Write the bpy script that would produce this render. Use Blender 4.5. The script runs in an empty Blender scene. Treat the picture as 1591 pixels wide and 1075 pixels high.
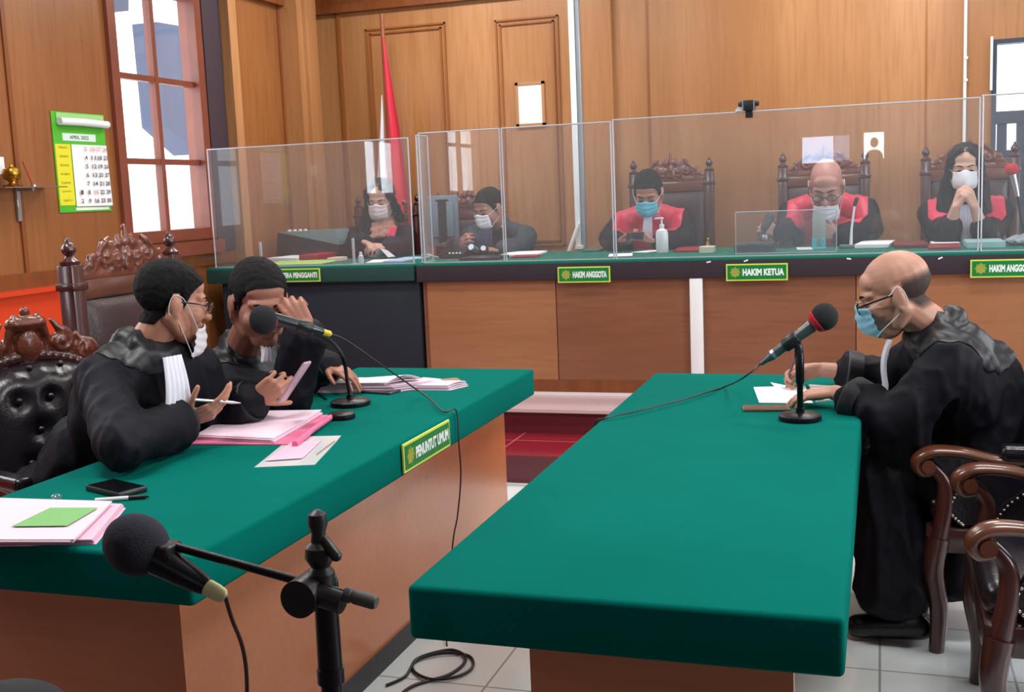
import bpy, bmesh, math, random
from mathutils import Vector, Matrix, noise
PI = math.pi
SC = bpy.context.scene
COL = SC.collection
rnd = random.Random(7)

# ------------------------------------------------------------------ camera
YAW, PITCH, ROLL, FPX, HC = 0.32071125, 0.13475342, 0.0411776, 1742.76737, 1.56

def _cam_axes():
    cy, sy = math.cos(YAW), math.sin(YAW)
    f = Vector((-sy, cy, 0)); r = Vector((cy, sy, 0))
    f = f * math.cos(PITCH) + Vector((0, 0, -1)) * math.sin(PITCH)
    d = f.cross(r)
    r2 = r * math.cos(ROLL) + d * math.sin(ROLL)
    return r2, f.cross(r2), f
CR, CD, CF = _cam_axes()

cam_data = bpy.data.cameras.new('camera')
cam = bpy.data.objects.new('camera', cam_data); COL.objects.link(cam)
cam_data.sensor_width = 36; cam_data.lens = FPX * 36 / 1591
cam_data.clip_start = 0.05
m = Matrix((( CR.x, -CD.x, -CF.x), (CR.y, -CD.y, -CF.y), (CR.z, -CD.z, -CF.z))).to_4x4()
m.translation = (0, 0, HC)
cam.matrix_world = m
SC.camera = cam

# ------------------------------------------------------------------ world, light, exposure
SC.view_settings.view_transform = 'Standard'
SC.view_settings.look = 'None'
SC.view_settings.gamma = 1
SC.view_settings.use_curve_mapping = False
SC.view_settings.exposure = -0.06
W = bpy.data.worlds.new('daylight'); SC.world = W; W.use_nodes = True
W.node_tree.nodes['Background'].inputs[0].default_value = (0.86, 0.93, 1.0, 1)
W.node_tree.nodes['Background'].inputs[1].default_value = 2.6

def area(name, loc, rot, sx, sy, power, color=(1, 1, 1)):
    d = bpy.data.lights.new(name, 'AREA'); d.shape = 'RECTANGLE'; d.size = sx; d.size_y = sy
    d.energy = power; d.color = color
    o = bpy.data.objects.new(name, d); COL.objects.link(o); o.location = loc; o.rotation_euler = rot
    return o
LAMP_C = (1.0, 0.97, 0.93)
LAMPS = [(-2.6, 2.6), (0.6, 2.6), (-2.6, 5.0), (0.6, 5.0), (-3.0, 7.4), (-0.2, 7.4)]
ZC = 3.75
LAMP_W = [62, 62, 40, 40, 56, 56]
for (lx, ly), pw in zip(LAMPS, LAMP_W):
    area('ceiling_lamp_light', (lx, ly, ZC - 0.13), (0, 0, 0), 1.25, 0.35, pw, LAMP_C)
# daylight falling in through the two left windows, one big soft sky patch each
area('window_daylight', (-5.15, 6.17, 2.3), (0, -PI / 2, 0), 1.8, 1.3, 30, (0.87, 0.94, 1.0))
area('window_daylight', (-4.505, 1.45, 1.92), (0, -PI / 2, 0), 1.62, 1.2, 40, (0.87, 0.94, 1.0))

area('window_daylight', (-4.505, 3.40, 1.92), (0, -PI / 2, 0), 1.62, 1.05, 50, (0.87, 0.94, 1.0))
area('window_daylight', (3.6, 3.0, 2.1), (0, PI / 2, 0), 1.9, 1.7, 120, (0.9, 0.95, 1.0))
area('window_daylight', (3.6, 6.2, 2.1), (0, PI / 2, 0), 1.9, 1.7, 70, (0.9, 0.95, 1.0))

# ------------------------------------------------------------------ helpers
def ray(x, y):
    return CR * ((x - 795.5) / FPX) + CD * ((y - 537.5) / FPX) + CF
def onY(x, y, Y):
    d = ray(x, y); return d * (Y / d.y) + Vector((0, 0, HC))
def onX(x, y, X):
    d = ray(x, y); return d * (X / d.x) + Vector((0, 0, HC))
def onZ(x, y, Z):
    d = ray(x, y); return d * ((Z - HC) / d.z) + Vector((0, 0, HC))

def srgb(r, g, b):
    def c(v):
        v /= 255.0
        return v / 12.92 if v <= 0.04045 else ((v + 0.055) / 1.055) ** 2.4
    return (c(r), c(g), c(b), 1)

MATS = {}
def mat(name, color, rough=0.5, metal=0, bump=0, bscale=60, var=0, vscale=8, coat=0, sheen=0, sss=0, stretch=None,
        emit=None, estr=0, spec=0.5, color2=None, bstretch=None):
    if name in MATS: return MATS[name]
    M = bpy.data.materials.new(name); M.use_nodes = True
    nt = M.node_tree; p = nt.nodes['Principled BSDF']
    p.inputs['Base Color'].default_value = color
    p.inputs['Roughness'].default_value = rough
    p.inputs['Metallic'].default_value = metal
    p.inputs['Specular IOR Level'].default_value = spec
    p.inputs['Coat Weight'].default_value = coat
    p.inputs['Coat Roughness'].default_value = 0.12
    p.inputs['Sheen Weight'].default_value = sheen
    if sss:
        p.inputs['Subsurface Weight'].default_value = sss
        p.inputs['Subsurface Radius'].default_value = (0.02, 0.008, 0.005)
        p.inputs['Subsurface Scale'].default_value = 0.4
    if emit:
        p.inputs['Emission Color'].default_value = emit; p.inputs['Emission Strength'].default_value = estr
    tc = nt.nodes.new('ShaderNodeTexCoord')
    if var or color2:
        mp = nt.nodes.new('ShaderNodeMapping'); nt.links.new(tc.outputs['Object'], mp.inputs[0])
        if stretch: mp.inputs['Scale'].default_value = stretch
        n = nt.nodes.new('ShaderNodeTexNoise'); n.inputs['Scale'].default_value = vscale; n.inputs['Detail'].default_value = 5
        nt.links.new(mp.outputs[0], n.inputs['Vector'])
        mr = nt.nodes.new('ShaderNodeMapRange'); mr.inputs[1].default_value = 0.3; mr.inputs[2].default_value = 0.7
        nt.links.new(n.outputs['Fac'], mr.inputs[0])
        mx = nt.nodes.new('ShaderNodeMix'); mx.data_type = 'RGBA'
        c2 = color2 or tuple(c * (1 - var) for c in color[:3]) + (1,)
        mx.inputs[6].default_value = color; mx.inputs[7].default_value = c2
        nt.links.new(mr.outputs[0], mx.inputs[0]); nt.links.new(mx.outputs[2], p.inputs['Base Color'])
    if bump:
        mp2 = nt.nodes.new('ShaderNodeMapping'); nt.links.new(tc.outputs['Object'], mp2.inputs[0])
        if bstretch: mp2.inputs['Scale'].default_value = bstretch
        n2 = nt.nodes.new('ShaderNodeTexNoise'); n2.inputs['Scale'].default_value = bscale; n2.inputs['Detail'].default_value = 3
        nt.links.new(mp2.outputs[0], n2.inputs['Vector'])
        b = nt.nodes.new('ShaderNodeBump'); b.inputs['Strength'].default_value = bump; b.inputs['Distance'].default_value = 0.01
        nt.links.new(n2.outputs['Fac'], b.inputs['Height']); nt.links.new(b.outputs[0], p.inputs['Normal'])
    MATS[name] = M
    return M

def tile_mat(name, c1, c2, grout, size, rough=0.2):
    M = bpy.data.materials.new(name); M.use_nodes = True; nt = M.node_tree; p = nt.nodes['Principled BSDF']
    p.inputs['Roughness'].default_value = rough
    tc = nt.nodes.new('ShaderNodeTexCoord'); br = nt.nodes.new('ShaderNodeTexBrick')
    br.offset = 0; br.inputs['Scale'].default_value = 1; br.inputs['Mortar Size'].default_value = 0.004
    br.inputs['Brick Width'].default_value = size; br.inputs['Row Height'].default_value = size
    br.inputs['Color1'].default_value = c1; br.inputs['Color2'].default_value = c2; br.inputs['Mortar'].default_value = grout
    nt.links.new(tc.outputs['Object'], br.inputs['Vector']); nt.links.new(br.outputs['Color'], p.inputs['Base Color'])
    return M

def wood_panel_mat(name, c1, c2, c3, rough=0.35, vertical=True, coat=0.3):
    M = bpy.data.materials.new(name); M.use_nodes = True; nt = M.node_tree; p = nt.nodes['Principled BSDF']
    p.inputs['Roughness'].default_value = rough; p.inputs['Coat Weight'].default_value = coat; p.inputs['Coat Roughness'].default_value = .2
    tc = nt.nodes.new('ShaderNodeTexCoord')
    s = (1, 1, 0.06) if vertical else (0.08, 1, 1)
    def nz(scale, sc, det):
        mp = nt.nodes.new('ShaderNodeMapping'); mp.inputs['Scale'].default_value = sc
        nt.links.new(tc.outputs['Object'], mp.inputs[0])
        n = nt.nodes.new('ShaderNodeTexNoise'); n.inputs['Scale'].default_value = scale; n.inputs['Detail'].default_value = det
        nt.links.new(mp.outputs[0], n.inputs['Vector']); return n
    a = nz(2.2, (1, 1, 0.15) if vertical else (.3, 1, 1), 3); b = nz(38, s, 6)
    r1 = nt.nodes.new('ShaderNodeValToRGB'); r1.color_ramp.elements[0].color = c1; r1.color_ramp.elements[1].color = c2
    r1.color_ramp.elements[0].position = .35; r1.color_ramp.elements[1].position = .65
    nt.links.new(a.outputs['Fac'], r1.inputs[0])
    mr = nt.nodes.new('ShaderNodeMapRange'); mr.inputs[1].default_value = .45; mr.inputs[2].default_value = .75; mr.inputs[4].default_value = .55
    nt.links.new(b.outputs['Fac'], mr.inputs[0])
    mx = nt.nodes.new('ShaderNodeMix'); mx.data_type = 'RGBA'; nt.links.new(mr.outputs[0], mx.inputs[0])
    nt.links.new(r1.outputs[0], mx.inputs[6]); mx.inputs[7].default_value = c3
    nt.links.new(mx.outputs[2], p.inputs['Base Color'])
    return M

def glass_mat(name, tint=(0.93, 0.95, 0.97, 1), ior=1.5, haze=0.03, hcol=(0.8, 0.85, 0.9, 1)):
    M = bpy.data.materials.new(name); M.use_nodes = True; nt = M.node_tree; nt.nodes.remove(nt.nodes['Principled BSDF'])
    out = nt.nodes['Material Output']
    t = nt.nodes.new('ShaderNodeBsdfTransparent'); t.inputs[0].default_value = tint
    g = nt.nodes.new('ShaderNodeBsdfGlossy'); g.inputs['Roughness'].default_value = 0.01; g.inputs[0].default_value = (1, 1, 1, 1)
    fr = nt.nodes.new('ShaderNodeFresnel'); ge = nt.nodes.new('ShaderNodeNewGeometry')
    mi = nt.nodes.new('ShaderNodeMix'); mi.inputs[2].default_value = ior; mi.inputs[3].default_value = 1 / ior   # same reflectance on both faces of a thin pane
    nt.links.new(ge.outputs['Backfacing'], mi.inputs[0]); nt.links.new(mi.outputs[0], fr.inputs[0])
    m1 = nt.nodes.new('ShaderNodeMixShader'); nt.links.new(fr.outputs[0], m1.inputs[0]); nt.links.new(t.outputs[0], m1.inputs[1]); nt.links.new(g.outputs[0], m1.inputs[2])
    d = nt.nodes.new('ShaderNodeBsdfDiffuse'); d.inputs[0].default_value = hcol
    m2 = nt.nodes.new('ShaderNodeMixShader'); m2.inputs[0].default_value = haze
    nt.links.new(m1.outputs[0], m2.inputs[1]); nt.links.new(d.outputs[0], m2.inputs[2]); nt.links.new(m2.outputs[0], out.inputs[0])
    return M

ORG = {}
class G:
    def __init__(s): s.v = []; s.f = []
    def add(s, vs, fs):
        n = len(s.v); s.v += [Vector(v) for v in vs]; s.f += [tuple(i + n for i in f) for f in fs]; return s
    def box(s, lo, hi, M=None):
        x0, y0, z0 = lo; x1, y1, z1 = hi
        vs = [Vector(p) for p in ((x0,y0,z0),(x1,y0,z0),(x1,y1,z0),(x0,y1,z0),(x0,y0,z1),(x1,y0,z1),(x1,y1,z1),(x0,y1,z1))]
        if M is not None: vs = [M @ v for v in vs]
        return s.add(vs, [(0,3,2,1),(4,5,6,7),(0,1,5,4),(1,2,6,5),(2,3,7,6),(3,0,4,7)])
    def rbox(s, lo, hi, r=0.01, seg=2, M=None):
        bm = bmesh.new(); bmesh.ops.create_cube(bm, size=1)
        sx, sy, sz = (hi[i] - lo[i] for i in range(3)); c = [(hi[i] + lo[i]) / 2 for i in range(3)]
        for v in bm.verts: v.co = Vector((v.co.x * sx + c[0], v.co.y * sy + c[1], v.co.z * sz + c[2]))
        bmesh.ops.bevel(bm, geom=bm.edges[:], offset=min(r, sx * .45, sy * .45, sz * .45), segments=seg, affect='EDGES', profile=.5)
        bm.verts.index_update()
        vs = [v.co.copy() for v in bm.verts]; fs = [tuple(v.index for v in f.verts) for f in bm.faces]; bm.free()
        if M is not None: vs = [M @ v for v in vs]
        return s.add(vs, fs)
    def ell(s, c, rad, B=None, nu=16, nv=10):
        c = Vector(c); B = B or Matrix.Identity(3); vs = [c + B @ Vector((0, 0, -rad[2]))]; fs = []
        for j in range(1, nv):
            ph = -PI / 2 + PI * j / nv
            for i in range(nu):
                t = 2 * PI * i / nu
                vs.append(c + B @ Vector((rad[0] * math.cos(ph) * math.cos(t), rad[1] * math.cos(ph) * math.sin(t), rad[2] * math.sin(ph))))
        vs.append(c + B @ Vector((0, 0, rad[2])))
        for i in range(nu): fs.append((0, 1 + (i + 1) % nu, 1 + i))
        for j in range(nv - 2):
            for i in range(nu):
                a = 1 + j * nu; b = a + nu; k = (i + 1) % nu; fs.append((a + i, a + k, b + k, b + i))
        a = 1 + (nv - 2) * nu; L = len(vs) - 1
        for i in range(nu): fs.append((a + i, a + (i + 1) % nu, L))
        return s.add(vs, fs)
    def rings(s, rs, caps=True, closed=False):
        n = len(rs[0]); vs = [v for r in rs for v in r]; fs = []; m_ = len(rs)
        for j in range(m_ - 1 + (1 if closed else 0)):
            a = j * n; b = ((j + 1) % m_) * n
            for i in range(n): k = (i + 1) % n; fs.append((a + i, a + k, b + k, b + i))
        if caps and not closed: fs.append(tuple(range(n))[::-1]); fs.append(tuple((m_ - 1) * n + i for i in range(n)))
        return s.add(vs, fs)
    def cap(s, a, b, ra, rb, n=12, h=3):
        a = Vector(a); b = Vector(b); d = b - a
        if d.length < 1e-6: d = Vector((0, 0, 1e-4))
        w = d.normalized(); u = w.orthogonal().normalized(); v = w.cross(u); rs = []
        for k in range(h + 1):
            t = PI / 2 * k / h * .97 + .03; rs.append((a - w * ra * math.cos(t), ra * math.sin(t)))
        for k in range(h + 1):
            t = PI / 2 - PI / 2 * k / h * .97; rs.append((b + w * rb * math.cos(t), rb * math.sin(t)))
        return s.rings([[c + u * r * math.cos(2 * PI * i / n) + v * r * math.sin(2 * PI * i / n) for i in range(n)] for c, r in rs])
    def chain(s, pts, rad, n=12):
        for i in range(len(pts) - 1): s.cap(pts[i], pts[i + 1], rad[i], rad[i + 1], n)
        return s
    def tube(s, pts, r, n=8, closed=False):
        pts = [Vector(p) for p in pts]; rr = r if isinstance(r, (list, tuple)) else [r] * len(pts); rs = []; u = None; L = len(pts)
        for i, p in enumerate(pts):
            if closed: t = (pts[(i + 1) % L] - pts[i - 1]).normalized()
            else: t = (pts[min(i + 1, L - 1)] - pts[max(i - 1, 0)]).normalized()
            if u is None: u = t.orthogonal().normalized()
            u = (u - t * u.dot(t)); u = u.normalized() if u.length > 1e-5 else t.orthogonal().normalized()
            v = t.cross(u)
            rs.append([p + u * rr[i] * math.cos(2 * PI * k / n) + v * rr[i] * math.sin(2 * PI * k / n) for k in range(n)])
        return s.rings(rs, closed=closed)
    def cyl(s, a, b, r, r2=None, n=20): return s.tube([a, b], [r, r if r2 is None else r2], n)
    def lathe(s, c, prof, n=24, axis=None):
        c = Vector(c); w = Vector(axis or (0, 0, 1)).normalized(); u = w.orthogonal().normalized(); v = w.cross(u)
        return s.rings([[c + w * z + (u * math.cos(2 * PI * i / n) + v * math.sin(2 * PI * i / n)) * max(r, 1e-4) for i in range(n)] for r, z in prof])
    def prism(s, pts, off):
        n = len(pts); a = [Vector(p) for p in pts]; b = [p + Vector(off) for p in a]
        return s.add(a + b, [tuple(range(n))[::-1], tuple(range(n, 2 * n))] + [(i, (i + 1) % n, n + (i + 1) % n, n + i) for i in range(n)])
    def sheet(s, fn, nu, nv, th=0.0):
        P = [[Vector(fn(i / nu, j / nv)) for i in range(nu + 1)] for j in range(nv + 1)]
        vs = [p for r in P for p in r]; fs = []; w = nu + 1
        for j in range(nv):
            for i in range(nu): fs.append((j * w + i, j * w + i + 1, (j + 1) * w + i + 1, (j + 1) * w + i))
        if th:
            nrm = (P[0][-1] - P[0][0]).cross(P[-1][0] - P[0][0]).normalized() * th; n0 = len(vs)
            vs2 = [v - nrm for v in vs]; fs2 = [tuple(n0 + i for i in f[::-1]) for f in fs]
            bd = [i for i in range(w)] + [j * w + nu for j in range(1, nv + 1)] + [nv * w + i for i in range(nu - 1, -1, -1)] + [j * w for j in range(nv - 1, 0, -1)]
            L = len(bd); fs3 = [(bd[(k + 1) % L], bd[k], n0 + bd[k], n0 + bd[(k + 1) % L]) for k in range(L)]
            vs += vs2; fs += fs2 + fs3
        return s.add(vs, fs)
    def mesh(s, name):
        me = bpy.data.meshes.new(name); me.from_pydata([tuple(v) for v in s.v], [], s.f); me.update(); return me
    def build(s, name, M, parent=None, org=None, smooth=True, angle=40, recalc=False):
        return link(name, s.mesh(name), M, parent, org, smooth, angle, recalc)

def link(name, me, M, parent=None, org=None, smooth=True, angle=40, recalc=False):
    if parent is not None: org = ORG.get(parent.name, Vector())
    org = Vector(org) if org is not None else Vector()
    if org.length: me.transform(Matrix.Translation(-org))
    if recalc:
        bm = bmesh.new(); bm.from_mesh(me); bmesh.ops.recalc_face_normals(bm, faces=bm.faces); bm.to_mesh(me); bm.free()
    if smooth:
        me.polygons.foreach_set('use_smooth', [True] * len(me.polygons))
        if angle:
            try: me.set_sharp_from_angle(angle=math.radians(angle))
            except Exception: pass
    o = bpy.data.objects.new(name, me); COL.objects.link(o)
    if M: me.materials.append(M)
    if parent is not None: o.parent = parent
    else: o.location = org
    ORG[o.name] = org
    return o

def tag(o, label, cat, group=None):
    o['label'] = label; o['category'] = cat
    if group: o['group'] = group
    return o
def thing(name, label, cat, org=(0, 0, 0), group=None):
    o = bpy.data.objects.new(name, None); COL.objects.link(o); o.location = org; o.empty_display_size = .1
    ORG[o.name] = Vector(org)
    return tag(o, label, cat, group)
def struct(name, g, M, parent=None, **k):
    o = g.build(name, M, parent, **k)
    if parent is None: o['kind'] = 'structure'
    return o
def copy_tree(o, parent=None):
    c = o.copy(); COL.objects.link(c); c.parent = parent; ORG[c.name] = ORG.get(o.name, Vector())
    for ch in o.children: copy_tree(ch, c)
    return c

def remesh(g, voxel, smooth=4, fac=.5):
    me = g.mesh('tmp'); o = bpy.data.objects.new('tmp', me); COL.objects.link(o)
    md = o.modifiers.new('r', 'REMESH'); md.mode = 'VOXEL'; md.voxel_size = voxel
    if smooth:
        sm = o.modifiers.new('s', 'SMOOTH'); sm.iterations = smooth; sm.factor = fac
    dg = bpy.context.evaluated_depsgraph_get(); ev = o.evaluated_get(dg)
    out = bpy.data.meshes.new_from_object(ev)
    bpy.data.objects.remove(o); bpy.data.meshes.remove(me)
    return out

def shell(me, gfun, thick, name, M, parent, noise_amp=0, nscale=60, keep=None):
    """a layer over part of a surface: the region gfun > 0, lifted by thick(g, p), with a clean trimmed edge"""
    co = [v.co.copy() for v in me.vertices]; no = [v.normal.copy() for v in me.vertices]
    gv = [gfun(p) for p in co]
    fs = [tuple(p.vertices) for p in me.polygons if any(gv[i] > 0 for i in p.vertices)]
    used = sorted({i for f in fs for i in f}); mp = {i: k for k, i in enumerate(used)}
    top = []; bot = []
    e = 1e-3
    for i in used:
        p = co[i]; g = gv[i]
        if g < 0:
            gr = Vector(((gfun(p + Vector((e, 0, 0))) - g) / e, (gfun(p + Vector((0, e, 0))) - g) / e, (gfun(p + Vector((0, 0, e))) - g) / e))
            if gr.length > 1e-4:
                st = -g * gr / gr.length_squared
                if st.length > .012: st = st.normalized() * .012
                p = p + st
            g = 0
        n = no[i]; t = thick(g, p)
        if noise_amp: t += noise_amp * noise.noise(p * nscale) * min(1, g / .02)
        top.append(p + n * t); bot.append(p - n * .003)
    G2 = G(); n0 = len(top); F = [tuple(mp[i] for i in f) for f in fs]
    ec = {}
    for f in F:
        for a, b in zip(f, f[1:] + f[:1]): ec[(a, b)] = 1
    side = [(b, a, n0 + a, n0 + b) for (a, b) in ec if (b, a) not in ec]
    G2.add(top + bot, F + [tuple(n0 + i for i in f[::-1]) for f in F] + side)
    # vertices already carry the body's own origin offset when parent has one
    return G2.build(name, M, parent, angle=60)

def text(name, s, M, parent, loc, ex, ey, h, width=None, bold=0.0, depth=0.0008, align='LEFT'):
    """lettering: loc = lower left, ex/ey = unit vectors of writing direction and up"""
    cu = bpy.data.curves.new(name, 'FONT'); cu.body = s; cu.size = 1; cu.offset = bold; cu.extrude = 0; cu.resolution_u = 3
    o = bpy.data.objects.new('tmp', cu); COL.objects.link(o)
    dg = bpy.context.evaluated_depsgraph_get(); me = bpy.data.meshes.new_from_object(o.evaluated_get(dg))
    bpy.data.objects.remove(o)
    xs = [v.co.x for v in me.vertices]; ys = [v.co.y for v in me.vertices]
    if not xs: return None
    x0, x1, y0, y1 = min(xs), max(xs), min(ys), max(ys)
    sy = h / (y1 - y0); sx = (width / (x1 - x0)) if width else sy
    ex = Vector(ex); ey = Vector(ey); ez = ex.cross(ey); loc = Vector(loc)
    for v in me.vertices:
        v.co = loc + ex * ((v.co.x - x0) * sx) + ey * ((v.co.y - y0) * sy) + ez * depth
    return link(name, me, M, parent, smooth=False)

def spline(pts, n=8):
    P = [Vector(p) for p in pts]; out = []
    for i in range(len(P) - 1):
        p0 = P[max(i - 1, 0)]; p1 = P[i]; p2 = P[i + 1]; p3 = P[min(i + 2, len(P) - 1)]
        for k in range(n):
            t = k / n
            out.append(.5 * ((2 * p1) + (p2 - p0) * t + (2 * p0 - 5 * p1 + 4 * p2 - p3) * t * t + (3 * p1 - p0 - 3 * p2 + p3) * t ** 3))
    return out + [P[-1]]
# ------------------------------------------------------------------ palette
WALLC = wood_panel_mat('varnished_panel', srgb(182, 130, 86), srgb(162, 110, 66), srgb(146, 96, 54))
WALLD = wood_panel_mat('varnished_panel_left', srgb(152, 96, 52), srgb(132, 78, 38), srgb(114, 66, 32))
TRIMW = mat('trim_wood', srgb(132, 72, 34), .35, coat=.3, var=.3, stretch=(1, 1, .1), vscale=20)
FRAMEW = mat('window_wood', srgb(128, 66, 48), .4, var=.2)
ORANGE = mat('orange_paint', srgb(205, 62, 24), .35, coat=.2)
TILEW = tile_mat('white_tile', srgb(222, 226, 226), srgb(214, 220, 222), srgb(150, 155, 155), .4, .12)
TILER = tile_mat('red_tile', srgb(138, 34, 46), srgb(126, 28, 40), srgb(190, 120, 120), .4, .15)
RISER = mat('dark_red_tile', srgb(92, 36, 46), .2)
PINKT = mat('pale_pink_tile', srgb(205, 178, 182), .25)
FELT = mat('green_felt', srgb(0, 107, 97), .95, bump=.2, bscale=900, spec=.04, var=.1, vscale=3)
FELTD = mat('dark_cloth', srgb(44, 34, 44), .8, bump=.15, bscale=600)
FELTN = mat('navy_cloth', srgb(28, 36, 50), .8, bump=.15, bscale=600, var=.3, vscale=2)
LAM = wood_panel_mat('table_laminate', srgb(206, 126, 76), srgb(196, 116, 66), srgb(188, 108, 60), .34, False, .9)
LAMB = wood_panel_mat('bench_laminate', srgb(138, 90, 66), srgb(124, 78, 54), srgb(114, 72, 50), .35, False, .2)
BLACK = mat('black_plastic', srgb(22, 22, 26), .4)
BLACKM = mat('black_metal', srgb(26, 25, 30), .35, metal=.6)
FOAM = mat('foam_black', srgb(30, 30, 36), .95, bump=.6, bscale=500)
FOAMR = mat('foam_red', srgb(196, 30, 48), .9, bump=.5, bscale=500)
SILVER = mat('silver_metal', srgb(190, 195, 200), .3, metal=.9)
WHITE = mat('white_plastic', srgb(232, 234, 236), .4)
PAPER = mat('white_paper', srgb(240, 238, 240), .7)
PINKP = mat('pink_paper', srgb(232, 184, 206), .7)
PINKF = mat('pink_folder', srgb(222, 110, 150), .6)
REDF = mat('red_folder', srgb(160, 20, 40), .5)
MAROON = mat('maroon_folder', srgb(110, 28, 34), .5)
GREENL = mat('green_label', srgb(120, 180, 108), .6)
SIGNG = mat('sign_green', srgb(8, 122, 52), .4)
SIGNB = mat('sign_border', srgb(205, 222, 96), .4)
SIGNT = mat('sign_white', srgb(225, 240, 235), .4)
GOLD = mat('emblem_gold', srgb(150, 160, 60), .5)
BRASS = mat('brass', srgb(170, 130, 50), .3, metal=1)
ACRY = glass_mat('acrylic', haze=.05)
EDGE = mat('acrylic_edge', srgb(178, 182, 192), .25, coat=.4)
GLASS = glass_mat('window_glass', (1, 1, 1, 1), 1.45, 0.0)
FROST = glass_mat('frosted_glass', (.16, .13, .17, 1), 1.45, 0.05)
LENS = glass_mat('lens_glass', (.9, .92, .93, 1), 1.5, .0)

XL, YB, XR, YF = -4.45, 8.55, 3.2, -2.2      # left wall, back wall, right wall, wall behind the photographer

# floor and platform
struct('floor', G().box((XL - .2, YF - .2, -.1), (XR + .2, YB + .2, 0)), TILEW, smooth=False)
tag(G().box((XL + .1, YF + .05, .0005), (XR - .1, 2.0, .012)).build('bounce_damper', mat('dark_bounce_damper', srgb(96, 88, 90), .95, bump=.3, bscale=400), None, org=(0, 0, 0), smooth=False), 'unseen dark sheet added on the near floor to cut light bounced onto the table fronts', 'bounce_damper')  # added out of view so less floor light reaches the table fronts
p = struct('trim_1', G().box((XL, 5.65, 0.002), (XR, YB, .15)), RISER, smooth=False)
g = struct('trim_2', G().box((XL, 5.65, .15), (XR, 6.2, .156)), TILER, smooth=False)
struct('trim_3', G().box((XL, 6.2, .1565), (XR, YB, .30)), RISER, smooth=False)
struct('trim_4', G().box((XL, 6.2, .30), (XR, YB, .306)), PINKT, smooth=False)
struct('trim_5', G().box((XL, 6.17, .285), (XR, 6.1995, .304)), PINKT, smooth=False)
struct('ceiling', G().box((XL - .2, YF - .2, ZC), (XR + .2, YB + .2, ZC + .1)), mat('ceiling_paint', srgb(176, 172, 166), .8), smooth=False)

# left wall with two window openings
def wall_openings(axis, pos, th, lo, hi, ztop, ops):
    """solid wall slab with rectangular openings; ops = (a0, a1, z0, z1) along the wall"""
    g = G(); cur = lo
    def bx(a0, a1, z0, z1):
        if a1 - a0 < 1e-4 or z1 - z0 < 1e-4: return
        if axis == 'x': g.box((pos - th, a0, z0), (pos, a1, z1))
        else: g.box((a0, pos, z0), (a1, pos + th, z1))
    for a0, a1, z0, z1 in sorted(ops):
        bx(cur, a0, 0, ztop); bx(a0, a1, 0, z0); bx(a0, a1, z1, ztop); cur = a1
    bx(cur, hi, 0, ztop)
    return g
W1 = (5.86, 6.86, 1.34, 3.02)
W2 = (.98, 2.08, 1.06, 2.76)
WM = (2.96, 3.93, 1.06, 2.76)
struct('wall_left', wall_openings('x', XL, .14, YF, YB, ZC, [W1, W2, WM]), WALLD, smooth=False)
struct('wall_right', wall_openings('x', XR + .14, .14, YF, YB, ZC, [(2.1, 3.9, 1.1, 3.05), (5.3, 7.1, 1.1, 3.05)]), WALLC, smooth=False)
struct('wall_rear', G().box((XL, YF - .14, 0), (XR, YF, ZC)), mat('rear_wall_paint', srgb(92, 72, 58), .8), smooth=False)
W3 = (0.72, 1.42, 1.0, 2.47)
struct('wall_back', wall_openings('y', YB, .14, XL - .14, XR + .14, ZC, [W3]), WALLC, smooth=False)

def casement(name, W, bars=(1.86, 2.385)):
    y0, y1, z0, z1 = W; fw = .075; x0, x1 = XL - .10, XL + .03
    g = G()
    g.box((x0, y0, z0), (x1, y0 + fw, z1)); g.box((x0, y1 - fw, z0), (x1, y1, z1))
    g.box((x0 + .002, y0 + fw, z0), (x1 - .002, y1 - fw, z0 + fw)); g.box((x0 + .002, y0 + fw, z1 - fw), (x1 - .002, y1 - fw, z1))
    ym = (y0 + y1) / 2
    g.box((XL - .06, ym - .02, z0 + fw), (XL - .01, ym + .02, z1 - fw))
    for zz in bars:
        g.box((XL - .058, y0 + fw - .01, zz - .018), (XL - .012, y1 - fw + .01, zz + .018))
    o = struct(name, g, FRAMEW, smooth=False)
    zs = bars[0] if name != 'window_1' else z0 + .03
    G().box((XL - .042, y0 + .03, zs), (XL - .038, y1 - .03, z1 - .03)).build('window_glass', GLASS, o, smooth=False)
    if name != 'window_1': G().box((XL - .042, y0 + .03, z0 + .03), (XL - .038, y1 - .03, zs - .001)).build('frosted_glass', FROST, o, smooth=False)
    G().box((XL, y0 - .03, z0 - .10), (XL + .07, y1 + .03, z0 - .01)).build('window_sill', FRAMEW, o, smooth=False)
    return o
casement('window_1', W1); casement('window_2', W2, (1.60, 2.12)); casement('window_4', WM, (1.60, 2.12))
# what stands outside the first window: a white building corner and its blue-grey shutter
o = thing('outside_building', 'pale building with blue-grey shutter seen through the wooden window', 'building', (-8.2, 9.6, 0))
OUTW = mat('outside_white', srgb(250, 250, 250), .9)
OUTB = mat('outside_shutter', srgb(96, 112, 140), .7)
# dark recess between window and panelling
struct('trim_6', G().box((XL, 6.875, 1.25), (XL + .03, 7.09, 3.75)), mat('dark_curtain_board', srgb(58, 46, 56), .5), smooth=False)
# panels and pilasters on the left wall
g = G()
g.box((XL, 7.10, .3), (XL + .10, 7.20, ZC)); g.box((XL, 7.98, .3), (XL + .16, 8.3, ZC)); g.box((XL, 8.06, .3), (XL + .19, 8.22, ZC))
struct('trim_7', g, WALLC, smooth=False)
g = G()
for y in (5.0, 7.95, 8.32): g.box((XL, y, .3), (XL + .012, y + .03, ZC))
struct('trim_8', g, TRIMW, smooth=False)
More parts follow.
